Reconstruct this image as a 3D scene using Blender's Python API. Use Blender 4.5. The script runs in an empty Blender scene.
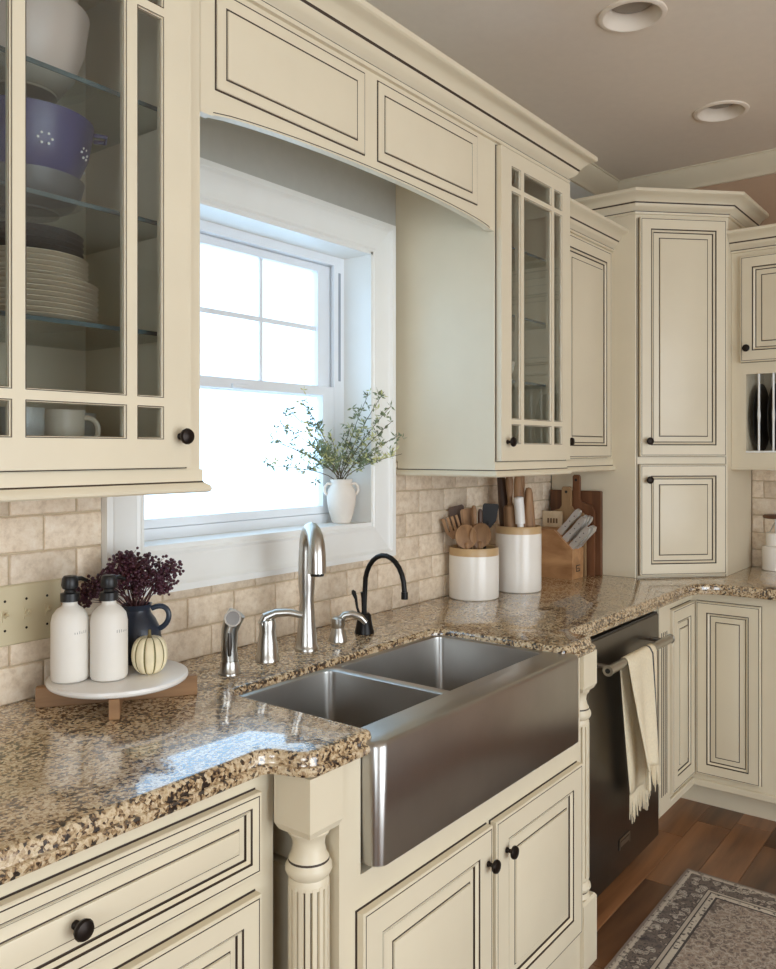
import bpy, bmesh, math, random
from math import sin, cos, pi, radians as rad
from mathutils import Vector, Matrix
from mathutils.geometry import tessellate_polygon
rnd = random.Random(7)
scn = bpy.context.scene
COL = scn.collection

# ------------------------------------------------------------------ camera, world, light, exposure
cam_d = bpy.data.cameras.new('camera'); cam = bpy.data.objects.new('camera', cam_d); COL.objects.link(cam)
cam.location = (-1.7418, -1.6711, 1.4361); cam.rotation_euler = (pi/2, 0, -0.9141)
cam_d.sensor_fit = 'HORIZONTAL'; cam_d.sensor_width = 36; cam_d.lens = 36*835.78/776
cam_d.shift_y = -33.8/776; cam_d.clip_start = .02
scn.camera = cam
scn.view_settings.view_transform = 'Standard'; scn.view_settings.look = 'None'
scn.view_settings.gamma = 1; scn.view_settings.use_curve_mapping = False
scn.view_settings.exposure = -0.06
w = bpy.data.worlds.new('daylight'); scn.world = w; w.use_nodes = True
bg = w.node_tree.nodes['Background']; bg.inputs[0].default_value = (.50, .745, 1, 1); bg.inputs[1].default_value = 3.7

def area(name, loc, rot, sx, sy, power, col):
    d = bpy.data.lights.new(name, 'AREA'); d.shape = 'RECTANGLE'; d.size = sx; d.size_y = sy; d.energy = power; d.color = col
    o = bpy.data.objects.new(name, d); COL.objects.link(o); o.location = loc; o.rotation_euler = rot
    return o
XR = 2.252          # right wall
H = 2.753           # ceiling
XL, YB = -3.6, -4.2
# fill lamps added in made-up openings of the unseen rear and left walls
area('rear_fill_lamp', (-.85, YB+.03, 1.25), (rad(90), 0, 0), 2.8, 2.1, 66, (1, .87, .715))
area('side_fill_lamp', (XL+.03, -2.3, 1.5), (rad(90), 0, rad(-90)), 1.6, 1.3, 22, (1, .92, .80))

# ------------------------------------------------------------------ materials
def s2l(c):
    return tuple(((v/255)/12.92 if v/255 <= .04045 else ((v/255+.055)/1.055)**2.4) for v in c)
class NT:
    def __init__(s, name):
        s.m = bpy.data.materials.new(name); s.m.use_nodes = True; s.t = s.m.node_tree; s.n = s.t.nodes; s.p = s.n['Principled BSDF']
    def add(s, typ, **kw):
        nd = s.n.new(typ)
        for k, v in kw.items():
            if k.startswith('i_'):
                k = k[2:]; k = int(k) if k.isdigit() else k.replace('_', ' ')
                nd.inputs[k].default_value = v
            else: setattr(nd, k, v)
        return nd
    def l(s, a, ai, b, bi): s.t.links.new(a.outputs[ai], b.inputs[bi])
    def ramp(s, stops, interp='LINEAR'):
        r = s.n.new('ShaderNodeValToRGB'); r.color_ramp.interpolation = interp
        e = r.color_ramp.elements
        while len(e) < len(stops): e.new(.5)
        for x, (p, c) in zip(e, stops):
            x.position = p; x.color = (*c, 1) if len(c) == 3 else c
        return r
    def math(s, op, a, b=None, c=None):
        nd = s.n.new('ShaderNodeMath'); nd.operation = op
        for i, v in enumerate((a, b, c)):
            if v is None: continue
            if isinstance(v, (int, float)): nd.inputs[i].default_value = v
            else: s.t.links.new(v, nd.inputs[i])
        return nd.outputs[0]
    def set(s, **kw):
        for k, v in kw.items(): s.p.inputs[k.replace('_', ' ')].default_value = v
def simple(name, rgb, rough=.5, metal=0, bump=0, bscale=60, var=.06, spec=.5):
    t = NT(name); c = s2l(rgb)
    t.set(Roughness=rough, Metallic=metal); t.p.inputs['Specular IOR Level'].default_value = spec
    tc = t.add('ShaderNodeTexCoord'); no = t.add('ShaderNodeTexNoise', i_Scale=bscale*.15, i_Detail=4.)
    t.l(tc, 'Object', no, 'Vector')
    r = t.ramp([(.3, tuple(v*(1-var) for v in c)), (.7, tuple(min(1, v*(1+var)) for v in c))])
    t.l(no, 'Fac', r, 'Fac'); t.l(r, 'Color', t.p, 'Base Color')
    if bump:
        n2 = t.add('ShaderNodeTexNoise', i_Scale=float(bscale), i_Detail=3.); t.l(tc, 'Object', n2, 'Vector')
        b = t.add('ShaderNodeBump', i_Strength=bump, i_Distance=.002); t.l(n2, 'Fac', b, 'Height'); t.l(b, 'Normal', t.p, 'Normal')
    return t.m
CREAM = simple('cream_paint', (221, 209, 183), .38, bump=.05, bscale=40, var=.025)
GLAZE_SHADE = simple('dark_glaze_gap_shade', (62, 48, 36), .6, var=.15)  # glaze in the grooves; also paints the gap shade round the doors
WHITE = simple('white_trim_paint', (236, 236, 232), .35, var=.015)
VINYL = simple('white_vinyl', (232, 236, 240), .3, var=.01)
GREY = simple('grey_wall_paint', (188, 187, 180), .8, bump=.06, bscale=200, var=.02)
TAUPE = simple('taupe_wall_paint', (176, 146, 120), .8, bump=.06, bscale=200, var=.02)
CEIL = simple('ceiling_paint', (232, 219, 202), .9, bump=.05, bscale=200, var=.015)
STEEL = simple('stainless_steel', (180, 178, 174), .31, 1, var=.05)
NICKEL = simple('brushed_nickel', (190, 187, 180), .28, 1, var=.03)
DARKSTEEL = simple('black_stainless', (118, 114, 110), .29, 1, var=.06)
BLACKM = simple('black_metal', (26, 24, 23), .35, .6, var=.1)
BRONZE = simple('oil_rubbed_bronze', (40, 32, 27), .38, .7, var=.2)
BLACKP = simple('black_plastic', (24, 24, 25), .4, var=.1)
CERAM = simple('white_ceramic', (238, 232, 222), .22, var=.02)
MATTEC = simple('matte_white_glass', (228, 222, 212), .45, var=.02)
TANC = simple('tan_glaze_band', (196, 164, 120), .35, var=.08)
CREAMC = simple('cream_pottery', (222, 212, 192), .35, var=.06)
PLATEW = simple('ivory_plate', (226, 214, 192), .3, var=.03)
PLATEG = simple('grey_plate', (86, 86, 84), .4, var=.06)
NAVY = simple('navy_enamel', (62, 60, 104), .35, var=.08)
PINKB = simple('blush_bowl', (214, 196, 182), .35, var=.04)
NAVYJ = simple('slate_blue_pottery', (40, 48, 62), .3, bump=.35, bscale=90, var=.35)
BERRY = simple('dark_berry', (70, 30, 44), .45, var=.35)
TWIG = simple('plum_twig', (86, 52, 52), .7, var=.2)
LEAF = simple('sage_leaf', (120, 132, 98), .6, var=.4)
LEAF2 = simple('pale_leaf', (196, 196, 140), .6, var=.25)
STEMM = simple('brown_stem', (96, 84, 62), .7, var=.2)
STONEV = simple('white_stoneware', (226, 216, 204), .6, bump=.15, bscale=120, var=.05)
MARBLE = simple('white_marble', (232, 228, 222), .25, var=.05)
CLOTH = simple('cream_linen', (230, 216, 186), .95, bump=.4, bscale=900, var=.05)
STRIPE = simple('dark_stripe', (70, 68, 70), .95, var=.1)
PLATEB = simple('beige_plastic', (200, 186, 152), .4, var=.02)
GROUT = simple('sand_grout', (196, 178, 150), .95, bump=.3, bscale=300, var=.06)
LENS = simple('lamp_lens', (150, 140, 128), .5, var=.03)
RACKD = simple('black_plate', (14, 14, 15), .3, var=.1)
PKIN = simple('pumpkin_skin', (230, 216, 180), .5, bump=.2, bscale=120, var=.14)
PKG = simple('pumpkin_groove', (112, 104, 58), .6, var=.2)
PSTEM = simple('pumpkin_stem', (110, 96, 60), .8, var=.2)
PRINT = simple('grey_print', (140, 136, 130), .7, var=.05)

def wood(name, dark, light, scale=14., stretch=(1, 1, .08), rough=.5, rand=.0):
    t = NT(name); t.set(Roughness=rough)
    tc = t.add('ShaderNodeTexCoord'); oi = t.add('ShaderNodeObjectInfo')
    mp = t.add('ShaderNodeMapping'); mp.inputs['Scale'].default_value = stretch
    va = t.add('ShaderNodeVectorMath', operation='ADD'); vs = t.add('ShaderNodeVectorMath', operation='SCALE')
    t.l(oi, 'Random', vs, 'Vector'); vs.inputs['Scale'].default_value = 37.
    t.l(tc, 'Object', va, 0); t.l(vs, 0, va, 1); t.l(va, 0, mp, 'Vector')
    no = t.add('ShaderNodeTexNoise', i_Scale=scale, i_Detail=6., i_Distortion=.6); t.l(mp, 0, no, 'Vector')
    r = t.ramp([(.28, s2l(dark)), (.72, s2l(light))]); t.l(no, 'Fac', r, 'Fac')
    if rand:
        hs = t.add('ShaderNodeHueSaturation'); t.l(r, 'Color', hs, 'Color')
        mr = t.add('ShaderNodeMapRange'); t.l(oi, 'Random', mr, 'Value'); mr.inputs['To Min'].default_value = 1-rand; mr.inputs['To Max'].default_value = 1+rand
        t.l(mr, 0, hs, 'Value'); t.l(hs, 'Color', t.p, 'Base Color')
    else: t.l(r, 'Color', t.p, 'Base Color')
    b = t.add('ShaderNodeBump', i_Strength=.15, i_Distance=.001); t.l(no, 'Fac', b, 'Height'); t.l(b, 'Normal', t.p, 'Normal')
    return t.m
FLOORW = wood('walnut_plank', (66, 40, 26), (150, 104, 68), 9., (.12, 1, 1), .32, .45)
WOODU = wood('utensil_wood', (116, 84, 58), (178, 138, 98), 40., (1, 1, .1), .6, .22)
WOODD = wood('dark_utensil_wood', (58, 40, 30), (96, 68, 48), 40., (1, 1, .1), .5, .1)
WOODB = wood('beech_block', (146, 102, 64), (196, 150, 104), 22., (1, .3, 1), .5)
WOODP = wood('pale_wood', (206, 184, 150), (228, 210, 180), 22., (.2, 1, 1), .55)
WALNUT = wood('walnut_board', (70, 42, 26), (124, 80, 50), 18., (1, 1, .12), .45, .2)
ACACIA = wood('riser_wood', (112, 80, 50), (172, 130, 88), 16., (.15, .15, 1), .55)

def granite():
    t = NT('brown_granite'); t.set(Roughness=.26, IOR=1.7); t.p.inputs['Coat Weight'].default_value = 1.; t.p.inputs['Coat IOR'].default_value = 1.65; t.p.inputs['Coat Roughness'].default_value = .05
    tc = t.add('ShaderNodeTexCoord')
    v = t.add('ShaderNodeTexVoronoi', i_Scale=185.); t.l(tc, 'Object', v, 'Vector')
    n1 = t.add('ShaderNodeTexNoise', i_Scale=30., i_Detail=6., i_Distortion=1.4); t.l(tc, 'Object', n1, 'Vector')
    n2 = t.add('ShaderNodeTexNoise', i_Scale=120., i_Detail=4., i_Distortion=.6); t.l(tc, 'Object', n2, 'Vector')
    sep = t.add('ShaderNodeSeparateColor'); t.l(v, 'Color', sep, 0)
    a = t.math('MULTIPLY', sep.outputs[0], .34); b = t.math('MULTIPLY', n1.outputs['Fac'], .62); c = t.math('MULTIPLY', n2.outputs['Fac'], .62)
    f = t.math('ADD', t.math('ADD', a, b), c)
    n0 = t.add('ShaderNodeTexNoise', i_Scale=5., i_Detail=3., i_Distortion=1.); t.l(tc, 'Object', n0, 'Vector')
    f = t.math('MULTIPLY_ADD', f, .64, t.math('MULTIPLY', t.math('SUBTRACT', n0.outputs['Fac'], .59), .2))
    r = t.ramp([(.37, s2l((30, 24, 20))), (.415, s2l((84, 64, 46))), (.45, s2l((146, 118, 84))), (.51, s2l((188, 162, 124))), (.58, s2l((216, 198, 166))), (.66, s2l((170, 144, 112)))])
    t.t.links.new(f, r.inputs['Fac']); t.l(r, 'Color', t.p, 'Base Color')
    return t.m
GRANITE = granite()

def tilemat():
    t = NT('tumbled_stone_tile'); t.set(Roughness=.55)
    tc = t.add('ShaderNodeTexCoord'); oi = t.add('ShaderNodeObjectInfo')
    va = t.add('ShaderNodeVectorMath', operation='ADD'); vs = t.add('ShaderNodeVectorMath', operation='SCALE'); vs.inputs['Scale'].default_value = 23.
    t.l(oi, 'Random', vs, 'Vector'); t.l(tc, 'Object', va, 0); t.l(vs, 0, va, 1)
    no = t.add('ShaderNodeTexNoise', i_Scale=42., i_Detail=8., i_Roughness=.7); t.l(va, 0, no, 'Vector')
    r = t.ramp([(.3, s2l((200, 178, 152))), (.5, s2l((226, 207, 182))), (.7, s2l((238, 224, 204)))]); t.l(no, 'Fac', r, 'Fac')
    hs = t.add('ShaderNodeHueSaturation'); t.l(r, 'Color', hs, 'Color')
    mr = t.add('ShaderNodeMapRange'); t.l(oi, 'Random', mr, 'Value'); mr.inputs['To Min'].default_value = .88; mr.inputs['To Max'].default_value = 1.08
    t.l(mr, 0, hs, 'Value'); t.l(hs, 'Color', t.p, 'Base Color')
    vo = t.add('ShaderNodeTexNoise', i_Scale=70., i_Detail=4.); t.l(va, 0, vo, 'Vector')
    pit = t.ramp([(.36, (0, 0, 0)), (.46, (1, 1, 1))]); t.l(vo, 'Fac', pit, 'Fac')
    b = t.add('ShaderNodeBump', i_Strength=.35, i_Distance=.0015); t.l(pit, 'Color', b, 'Height'); t.l(b, 'Normal', t.p, 'Normal')
    return t.m
TILE = tilemat()

def glassmat(name, tint=(1, 1, 1), refl=1.0):
    t = NT(name); n = t.n; n.remove(t.p); out = n['Material Output']
    tr = t.add('ShaderNodeBsdfTransparent'); tr.inputs[0].default_value = (*tint, 1)
    gl = t.add('ShaderNodeBsdfGlossy'); gl.inputs['Roughness'].default_value = .02
    ge = t.add('ShaderNodeNewGeometry'); dt = t.add('ShaderNodeVectorMath', operation='DOT_PRODUCT'); mx = t.add('ShaderNodeMixShader')
    t.l(ge, 'Normal', dt, 0); t.l(ge, 'Incoming', dt, 1)
    fz = t.math('POWER', t.math('SUBTRACT', 1., t.math('ABSOLUTE', dt.outputs['Value'])), 5.)
    t.t.links.new(t.math('MULTIPLY', t.math('MULTIPLY_ADD', fz, .96, .04), refl), mx.inputs[0]); t.l(tr, 0, mx, 1); t.l(gl, 0, mx, 2); t.l(mx, 0, out, 0)
    return t.m
GLASS = glassmat('clear_glass'); SHELFG = glassmat('shelf_glass', (.86, .93, .92)); CABGLASS = glassmat('cabinet_glass', (.93, .95, .95), 1.3)
SHEDGE = simple('shelf_glass_edge', (74, 92, 94), .2, var=.05)

def rugmat(hx, hy):
    t = NT('woven_rug'); t.set(Roughness=.95)
    tc = t.add('ShaderNodeTexCoord'); sp = t.add('ShaderNodeSeparateXYZ'); t.l(tc, 'Object', sp, 0)
    dx = t.math('SUBTRACT', hx, t.math('ABSOLUTE', sp.outputs[0])); dy = t.math('SUBTRACT', hy, t.math('ABSOLUTE', sp.outputs[1]))
    d = t.math('MINIMUM', dx, dy); dn = t.math('MULTIPLY', d, 4.)      # 0.25 m -> 1
    L = s2l((186, 174, 158)); D = s2l((74, 68, 66)); M = s2l((132, 118, 108)); F = s2l((152, 134, 120))
    base = t.ramp([(0, M), (.055, L), (.09, D), (.40, L), (.44, D), (.465, L), (.53, D), (.555, F)], 'CONSTANT')
    t.t.links.new(dn, base.inputs['Fac'])
    def flower(scale, rand, stops):
        vo = t.add('ShaderNodeTexVoronoi', i_Scale=scale, i_Randomness=rand); wn = t.add('ShaderNodeTexNoise', i_Scale=scale*1.7, i_Detail=2.)
        vd = t.add('ShaderNodeVectorMath', operation='MULTIPLY_ADD'); t.l(tc, 'Object', wn, 'Vector'); t.l(wn, 'Color', vd, 0); vd.inputs[1].default_value = (1.1/scale,)*3; t.l(tc, 'Object', vd, 2)
        t.l(vd, 0, vo, 'Vector'); rp = t.ramp(stops, 'LINEAR'); t.l(vo, 'Distance', rp, 'Fac'); return rp
    K = s2l((66, 61, 62)); L2 = s2l((206, 196, 180)); T = s2l((168, 152, 138))
    fb = flower(34., .8, [(0, K), (.10, L2), (.22, L2), (.28, K), (.36, L2), (.46, T), (.54, K), (.64, M), (1, K)])
    ff = flower(46., 1., [(0, D), (.12, L2), (.2, M), (.28, K), (.36, T), (.5, F), (.62, L2), (.74, M), (1, K)])
    fs = flower(60., .7, [(0, K), (.3, K), (.4, L2), (1, L2)])
    isb = t.ramp([(0, (0, 0, 0)), (.10, (.8,)*3), (.39, (0, 0, 0))], 'CONSTANT'); t.t.links.new(dn, isb.inputs['Fac'])
    iss = t.ramp([(0, (0, 0, 0)), (.03, (.5,)*3), (.10, (0, 0, 0)), (.455, (.8,)*3), (.53, (0, 0, 0))], 'CONSTANT'); t.t.links.new(dn, iss.inputs['Fac'])
    isf = t.ramp([(0, (0, 0, 0)), (.556, (.75,)*3)], 'CONSTANT'); t.t.links.new(dn, isf.inputs['Fac'])
    prev = base
    pi0 = 'Color'
    for fac_, col_ in ((isb, fb), (iss, fs), (isf, ff)):
        mixa = t.add('ShaderNodeMix', data_type='RGBA'); t.l(fac_, 'Color', mixa, 0); t.l(prev, pi0, mixa, 6); t.l(col_, 'Color', mixa, 7); prev = mixa; pi0 = 2
    w_ = t.add('ShaderNodeTexNoise', i_Scale=5., i_Detail=2.); t.l(tc, 'Object', w_, 'Vector')
    hs = t.add('ShaderNodeHueSaturation'); t.l(mixa, 2, hs, 'Color')
    mr = t.add('ShaderNodeMapRange'); t.l(w_, 'Fac', mr, 'Value'); mr.inputs['To Min'].default_value = .75; mr.inputs['To Max'].default_value = 1.25
    t.l(mr, 0, hs, 'Value'); t.l(hs, 'Color', t.p, 'Base Color')
    n3 = t.add('ShaderNodeTexNoise', i_Scale=700.); t.l(tc, 'Object', n3, 'Vector')
    b = t.add('ShaderNodeBump', i_Strength=.6, i_Distance=.003); t.l(n3, 'Fac', b, 'Height'); t.l(b, 'Normal', t.p, 'Normal')
    return t.m

# ------------------------------------------------------------------ mesh helpers
class MB:
    def __init__(s): s.v = []; s.f = []; s.m = []
    def loft(s, loops, mats=0, cap0=True, cap1=True, closed=True):
        n = len(loops[0]); b = len(s.v)
        for L in loops: s.v += [tuple(p) for p in L]
        for i in range(len(loops)-1):
            mi = mats if isinstance(mats, int) else mats[i]
            for j in range(n if closed else n-1):
                k = (j+1) % n
                s.f.append((b+i*n+j, b+i*n+k, b+(i+1)*n+k, b+(i+1)*n+j)); s.m.append(mi)
        m0 = mats if isinstance(mats, int) else mats[0]; m1 = mats if isinstance(mats, int) else mats[-1]
        if cap0: s.f.append(tuple(b+j for j in reversed(range(n)))); s.m.append(m0)
        if cap1: s.f.append(tuple(b+(len(loops)-1)*n+j for j in range(n))); s.m.append(m1)
        return s
    def box(s, x0, x1, y0, y1, z0, z1, m=0, c=0.):
        def R(i, z): return [(x0+i, y0+i, z), (x1-i, y0+i, z), (x1-i, y1-i, z), (x0+i, y1-i, z)]
        if c: s.loft([R(c, z0), R(0, z0+c), R(0, z1-c), R(c, z1)], m)
        else: s.loft([R(0, z0), R(0, z1)], m)
        return s
    def prism(s, poly, axis, a, b, m=0):
        f = {'x': lambda p, t: (t, p[0], p[1]), 'y': lambda p, t: (p[0], t, p[1]), 'z': lambda p, t: (p[0], p[1], t)}[axis]
        n = len(poly); o = len(s.v)
        s.v += [f(p, a) for p in poly]+[f(p, b) for p in poly]
        for j in range(n):
            k = (j+1) % n; s.f.append((o+j, o+k, o+n+k, o+n+j)); s.m.append(m)
        tri = tessellate_polygon([[Vector((p[0], p[1], 0)) for p in poly]])
        for t in tri:
            s.f.append(tuple(o+i for i in t)); s.m.append(m); s.f.append(tuple(o+n+i for i in reversed(t))); s.m.append(m)
        return s
    def lathe(s, prof, seg=24, c=(0, 0), mats=0, cap0=True, cap1=True):
        loops = []
        for r, z in prof:
            loops.append([(c[0]+max(r, 1e-4)*cos(2*pi*j/seg), c[1]+max(r, 1e-4)*sin(2*pi*j/seg), z) for j in range(seg)])
        return s.loft(loops, mats, cap0, cap1)
    def tube(s, path, rad_, seg=10, m=0):
        P = [Vector(p) for p in path]; R = rad_ if isinstance(rad_, (list, tuple)) else [rad_]*len(P)
        loops = []; up = None
        for i, p in enumerate(P):
            t = (P[min(i+1, len(P)-1)]-P[max(i-1, 0)]).normalized()
            if up is None:
                up = Vector((0, 0, 1)) if abs(t.z) < .9 else Vector((1, 0, 0))
                up = (up-t*up.dot(t)).normalized()
            else: up = (up-t*up.dot(t)).normalized()
            q = t.cross(up)
            loops.append([p+(up*cos(2*pi*j/seg)+q*sin(2*pi*j/seg))*R[i] for j in range(seg)])
        return s.loft(loops, m)
    def sweep(s, path, prof, mats=0, out=-1):
        # path: XY polyline; prof: (outward, z); outward is to the right of the travel direction when out=-1
        P = [Vector((p[0], p[1])) for p in path]; loops = []
        for i, p in enumerate(P):
            d1 = (P[i]-P[i-1]).normalized() if i else None; d2 = (P[i+1]-P[i]).normalized() if i < len(P)-1 else None
            d1 = d1 or d2; d2 = d2 or d1
            n1 = Vector((d1.y, -d1.x))*(-out); n2 = Vector((d2.y, -d2.x))*(-out)
            mt = (n1+n2); mt = mt/ (1+n1.dot(n2))
            loops.append([(p.x+mt.x*o, p.y+mt.y*o, z) for o, z in prof])
        n = len(prof); b = len(s.v)
        for L in loops: s.v += L
        for i in range(len(loops)-1):
            for j in range(n):
                k = (j+1) % n; s.f.append((b+i*n+j, b+i*n+k, b+(i+1)*n+k, b+(i+1)*n+j)); s.m.append(mats if isinstance(mats, int) else mats[j])
        for e, rv in ((0, False), (len(loops)-1, True)):
            tri = tessellate_polygon([[Vector((q[0], q[1], 0)) for q in prof]])
            for t in tri: s.f.append(tuple(b+e*n+q for q in t)); s.m.append(0)
        return s
    def mesh(s, name, mats, smooth=True, ang=32):
        me = bpy.data.meshes.new(name); me.from_pydata(s.v, [], s.f)
        for m in (mats if isinstance(mats, (list, tuple)) else [mats]): me.materials.append(m)
        me.polygons.foreach_set('material_index', s.m)
        bm = bmesh.new(); bm.from_mesh(me); bmesh.ops.recalc_face_normals(bm, faces=bm.faces); bm.to_mesh(me); bm.free()
        if smooth:
            me.polygons.foreach_set('use_smooth', [True]*len(me.polygons)); me.set_sharp_from_angle(angle=rad(ang))
        return me
    def build(s, name, mats, parent=None, loc=(0, 0, 0), rot=(0, 0, 0), **kw):
        return obj(name, s.mesh(name, mats, **kw), parent, loc, rot)
def obj(name, me, parent=None, loc=(0, 0, 0), rot=(0, 0, 0)):
    o = bpy.data.objects.new(name, me); COL.objects.link(o); o.location = loc; o.rotation_euler = rot
    if parent: o.parent = parent
    return o
def tag(o, label, cat, group=None):
    o['label'] = label; o['category'] = cat
    if group: o['group'] = group
    return o
def thing(name, label, cat, loc=(0, 0, 0), rot=(0, 0, 0), group=None):
    return tag(obj(name, None, None, loc, rot), label, cat, group)
def struct(o, label=None):
    o['kind'] = 'structure'
    if label: o['label'] = label
    return o
def copytree(o, parent=None):
    c = o.copy(); COL.objects.link(c)
    if parent: c.parent = parent
    for ch in list(o.children): copytree(ch, c)
    return c
def rrect(x0, x1, y0, y1, r, z, n=5):
    P = []
    for cx, cy, a0 in ((x1-r, y0+r, -90), (x1-r, y1-r, 0), (x0+r, y1-r, 90), (x0+r, y0+r, 180)):
        for k in range(n+1):
            a = rad(a0+90*k/n); P.append((cx+r*cos(a), cy+r*sin(a), z))
    return P
def bez(p0, p1, p2, p3, n=10):
    return [tuple(((1-t)**3*a+3*(1-t)**2*t*b+3*(1-t)*t*t*c+t**3*d) for a, b, c, d in zip(p0, p1, p2, p3)) for t in [i/n for i in range(n+1)]]

# ------------------------------------------------------------------ cabinet parts (local frame: x along the face, y into the cabinet, z up)
def knob(parent, x, y, z):
    m = MB().lathe([(.0065, 0), (.0065, .003), (.0045, .006), (.0045, .012), (.0085, .015), (.0145, .018), (.0155, .022), (.0135, .026), (.007, .0285), (.0001, .029)], 14)
    o = m.build('knob', BRONZE, parent, (x, y, z), (pi/2, 0, 0)); o['label'] = 'dark bronze knob'
    return o
def rrings(w, h, L): return [[(i, y, i), (w-i, y, i), (w-i, y, h-i), (i, y, h-i)] for i, y in L]
def panel_door(parent, x, z, w, h, name='door', y=0., t=.02, st=.046, sc=1., kn=None):
    L = [(-.0016, 0), (-.0016, -.0012), (0, -.0012), (0, -.004), (0, -t+.002), (.002, -t), (.0052, -t), (.0058, -t+.0008), (.0068, -t+.0008), (.0074, -t), (st, -t), (st+.0012, -t+.003), (st+.0042*sc, -t+.003), (st+.0055*sc, -t+.001), (st+.012*sc, -t+.006), (st+.012*sc, -t+.011)]  # outermost rings carry painted gap shade along with the glaze
    d = MB().loft(rrings(w, h, L), [1, 1, 1, 0, 0, 0, 1, 1, 1, 0, 1, 1, 0, 0, 1], cap0=False, cap1=False).build(name, [CREAM, GLAZE_SHADE], parent, (x, y, z))
    a = st+.0115*sc; b = st+.0355*sc
    P = [(a, -t+.0095), (a+.004*sc, -t+.0095), (b, -t+.0045), (b+.0035*sc, -t+.0045), (b+.0045*sc, -t+.001), (b+.006*sc, -t+.0005)]
    MB().loft(rrings(w, h, P), [1, 0, 1, 0, 0], cap0=False).build('panel', [CREAM, GLAZE_SHADE], d)
    if kn: knob(d, kn[0], -t, kn[1])
    return d
def glass_door(parent, x, z, w, h, kn, t=.02):
    cols = [.074, .074+.058, w-.132, w-.074][0:4]
    xs = [0, .063, .121, .143, w-.143, w-.121, w-.063, w]   # stile | lite | bar | lite | bar | lite | stile
    zs = [0, .052, .113, .129, h-.125, h-.109, h-.048, h]
    d = MB()
    def bar(x0, x1, z0, z1): d.box(x0, x1, -t, 0, z0, z1, 0)
    bar(0, xs[1], 0, h); bar(xs[6], w, 0, h); bar(xs[1], xs[6], 0, zs[1]); bar(xs[1], xs[6], zs[6], h)
    for i in (2, 4): bar(xs[i], xs[i+1], zs[1], zs[6])
    for i in (2, 4):
        for a, b in ((1, 2), (3, 4), (5, 6)): bar(xs[a], xs[b], zs[i], zs[i+1])
    dd = d.build('door', [CREAM], parent, (x, 0, z))
    for a, b in ((1, 2), (3, 4), (5, 6)):
        for c, e in ((1, 2), (3, 4), (5, 6)):
            W, Hh = xs[b]-xs[a], zs[e]-zs[c]
            L = [(0, -t-.0004), (.0014, -t-.0004), (.0016, -t+.002), (.0030, -t+.0035), (.0038, -t+.0042), (.0038, -t+.007)]
            MB().loft(rrings(W, Hh, L), [1, 0, 0, 1, 0], cap0=False, cap1=False).build('glazing_bead', [CREAM, GLAZE_SHADE], dd, (xs[a], 0, zs[c]))
            MB().box(.001, W-.001, -.0145, -.0125, .001, Hh-.001).build('pane', CABGLASS, dd, (xs[a], 0, zs[c]))
    # glaze and painted gap shade as one dark line round the door
    MB().loft([[(-.003+i, y, -.003+i), (w+.003-i, y, -.003+i), (w+.003-i, y, h+.003-i), (-.003+i, y, h+.003-i)] for i, y in ((0, 0), (0, -.003), (.0015, -.003))], 0, False, False).build('edge_line', GLAZE_SHADE, dd)
    knob(dd, kn[0], -t, kn[1])
    return dd
CROWN = [(0, -.096), (.010, -.095), (.013, -.087), (.009, -.082), (.011, -.078), (.024, -.070), (.033, -.060), (.035, -.054), (.038, -.048), (.044, -.040), (.054, -.030), (.066, -.022), (.077, -.018), (.083, -.013), (.083, 0), (0, 0)]
CRM = [0, 0, 1, 0, 0, 0, 0, 1, 0, 0, 0, 0, 0, 0, 0, 0]
RAIL = [(-.02, .045), (.004, .045), (.004, .022), (.006, .019), (.014, .014), (.017, .008), (.016, .003), (.012, 0), (-.02, 0)]
RLM = [0, 0, 1, 0, 0, 0, 0, 0, 0]
def crown(parent, path, ztop, sc=1.): return MB().sweep(path, [(o*sc, ztop+z*sc) for o, z in CROWN], CRM, out=-1).build('crown_moulding', [CREAM, GLAZE_SHADE], parent)
def rail(parent, path, z0=1.355): return MB().sweep(path, [(o, z0+z) for o, z in RAIL], RLM, out=-1).build('light_rail', [CREAM, GLAZE_SHADE], parent)

# ================================================================== STRUCTURE
floor = struct(MB().box(XL, XR+.1, YB, .12, -.06, -.012).build('floor', GROUT), 'brown wood plank floor')
pw = .1275; y = YB
row = 0
while y < 0:
    x = XL-(.37*row % .9)
    rr = random.Random(100+row)
    y0 = -.64-pw*round((-.64-YB)/pw)+row*pw
    if y0 >= -.02: break
    while x < XR:
        L = rr.choice([.55, .7, .85, 1.0, 1.2])
        a, b = max(x, XL), min(x+L, XR)
        if b-a > .05 and y0+pw < .12:
            MB().box(0, b-a-.0015, 0, pw-.0015, -.012, 0, 0, .001).build('plank', FLOORW, floor, (a, y0, 0))
        x += L
    row += 1
    y = y0
LIGHTS = ((.709, -.713), (1.613, -.715))
m = MB(); ol = [[Vector((XL, YB, 0)), Vector((XR+.1, YB, 0)), Vector((XR+.1, .12, 0)), Vector((XL, .12, 0))]]
for lx, ly in LIGHTS: ol.append([Vector((lx+.084*cos(-2*pi*k/40), ly+.084*sin(-2*pi*k/40), 0)) for k in range(40)])
fl = [q for o_ in ol for q in o_]; m.v = [(q.x, q.y, H) for q in fl]
for t_ in tessellate_polygon(ol): m.f.append(t_); m.m.append(0)
m.box(XL, XR+.1, YB, .12, H+.09, H+.14)
struct(m.build('ceiling', CEIL, smooth=False), 'beige painted ceiling')
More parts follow.
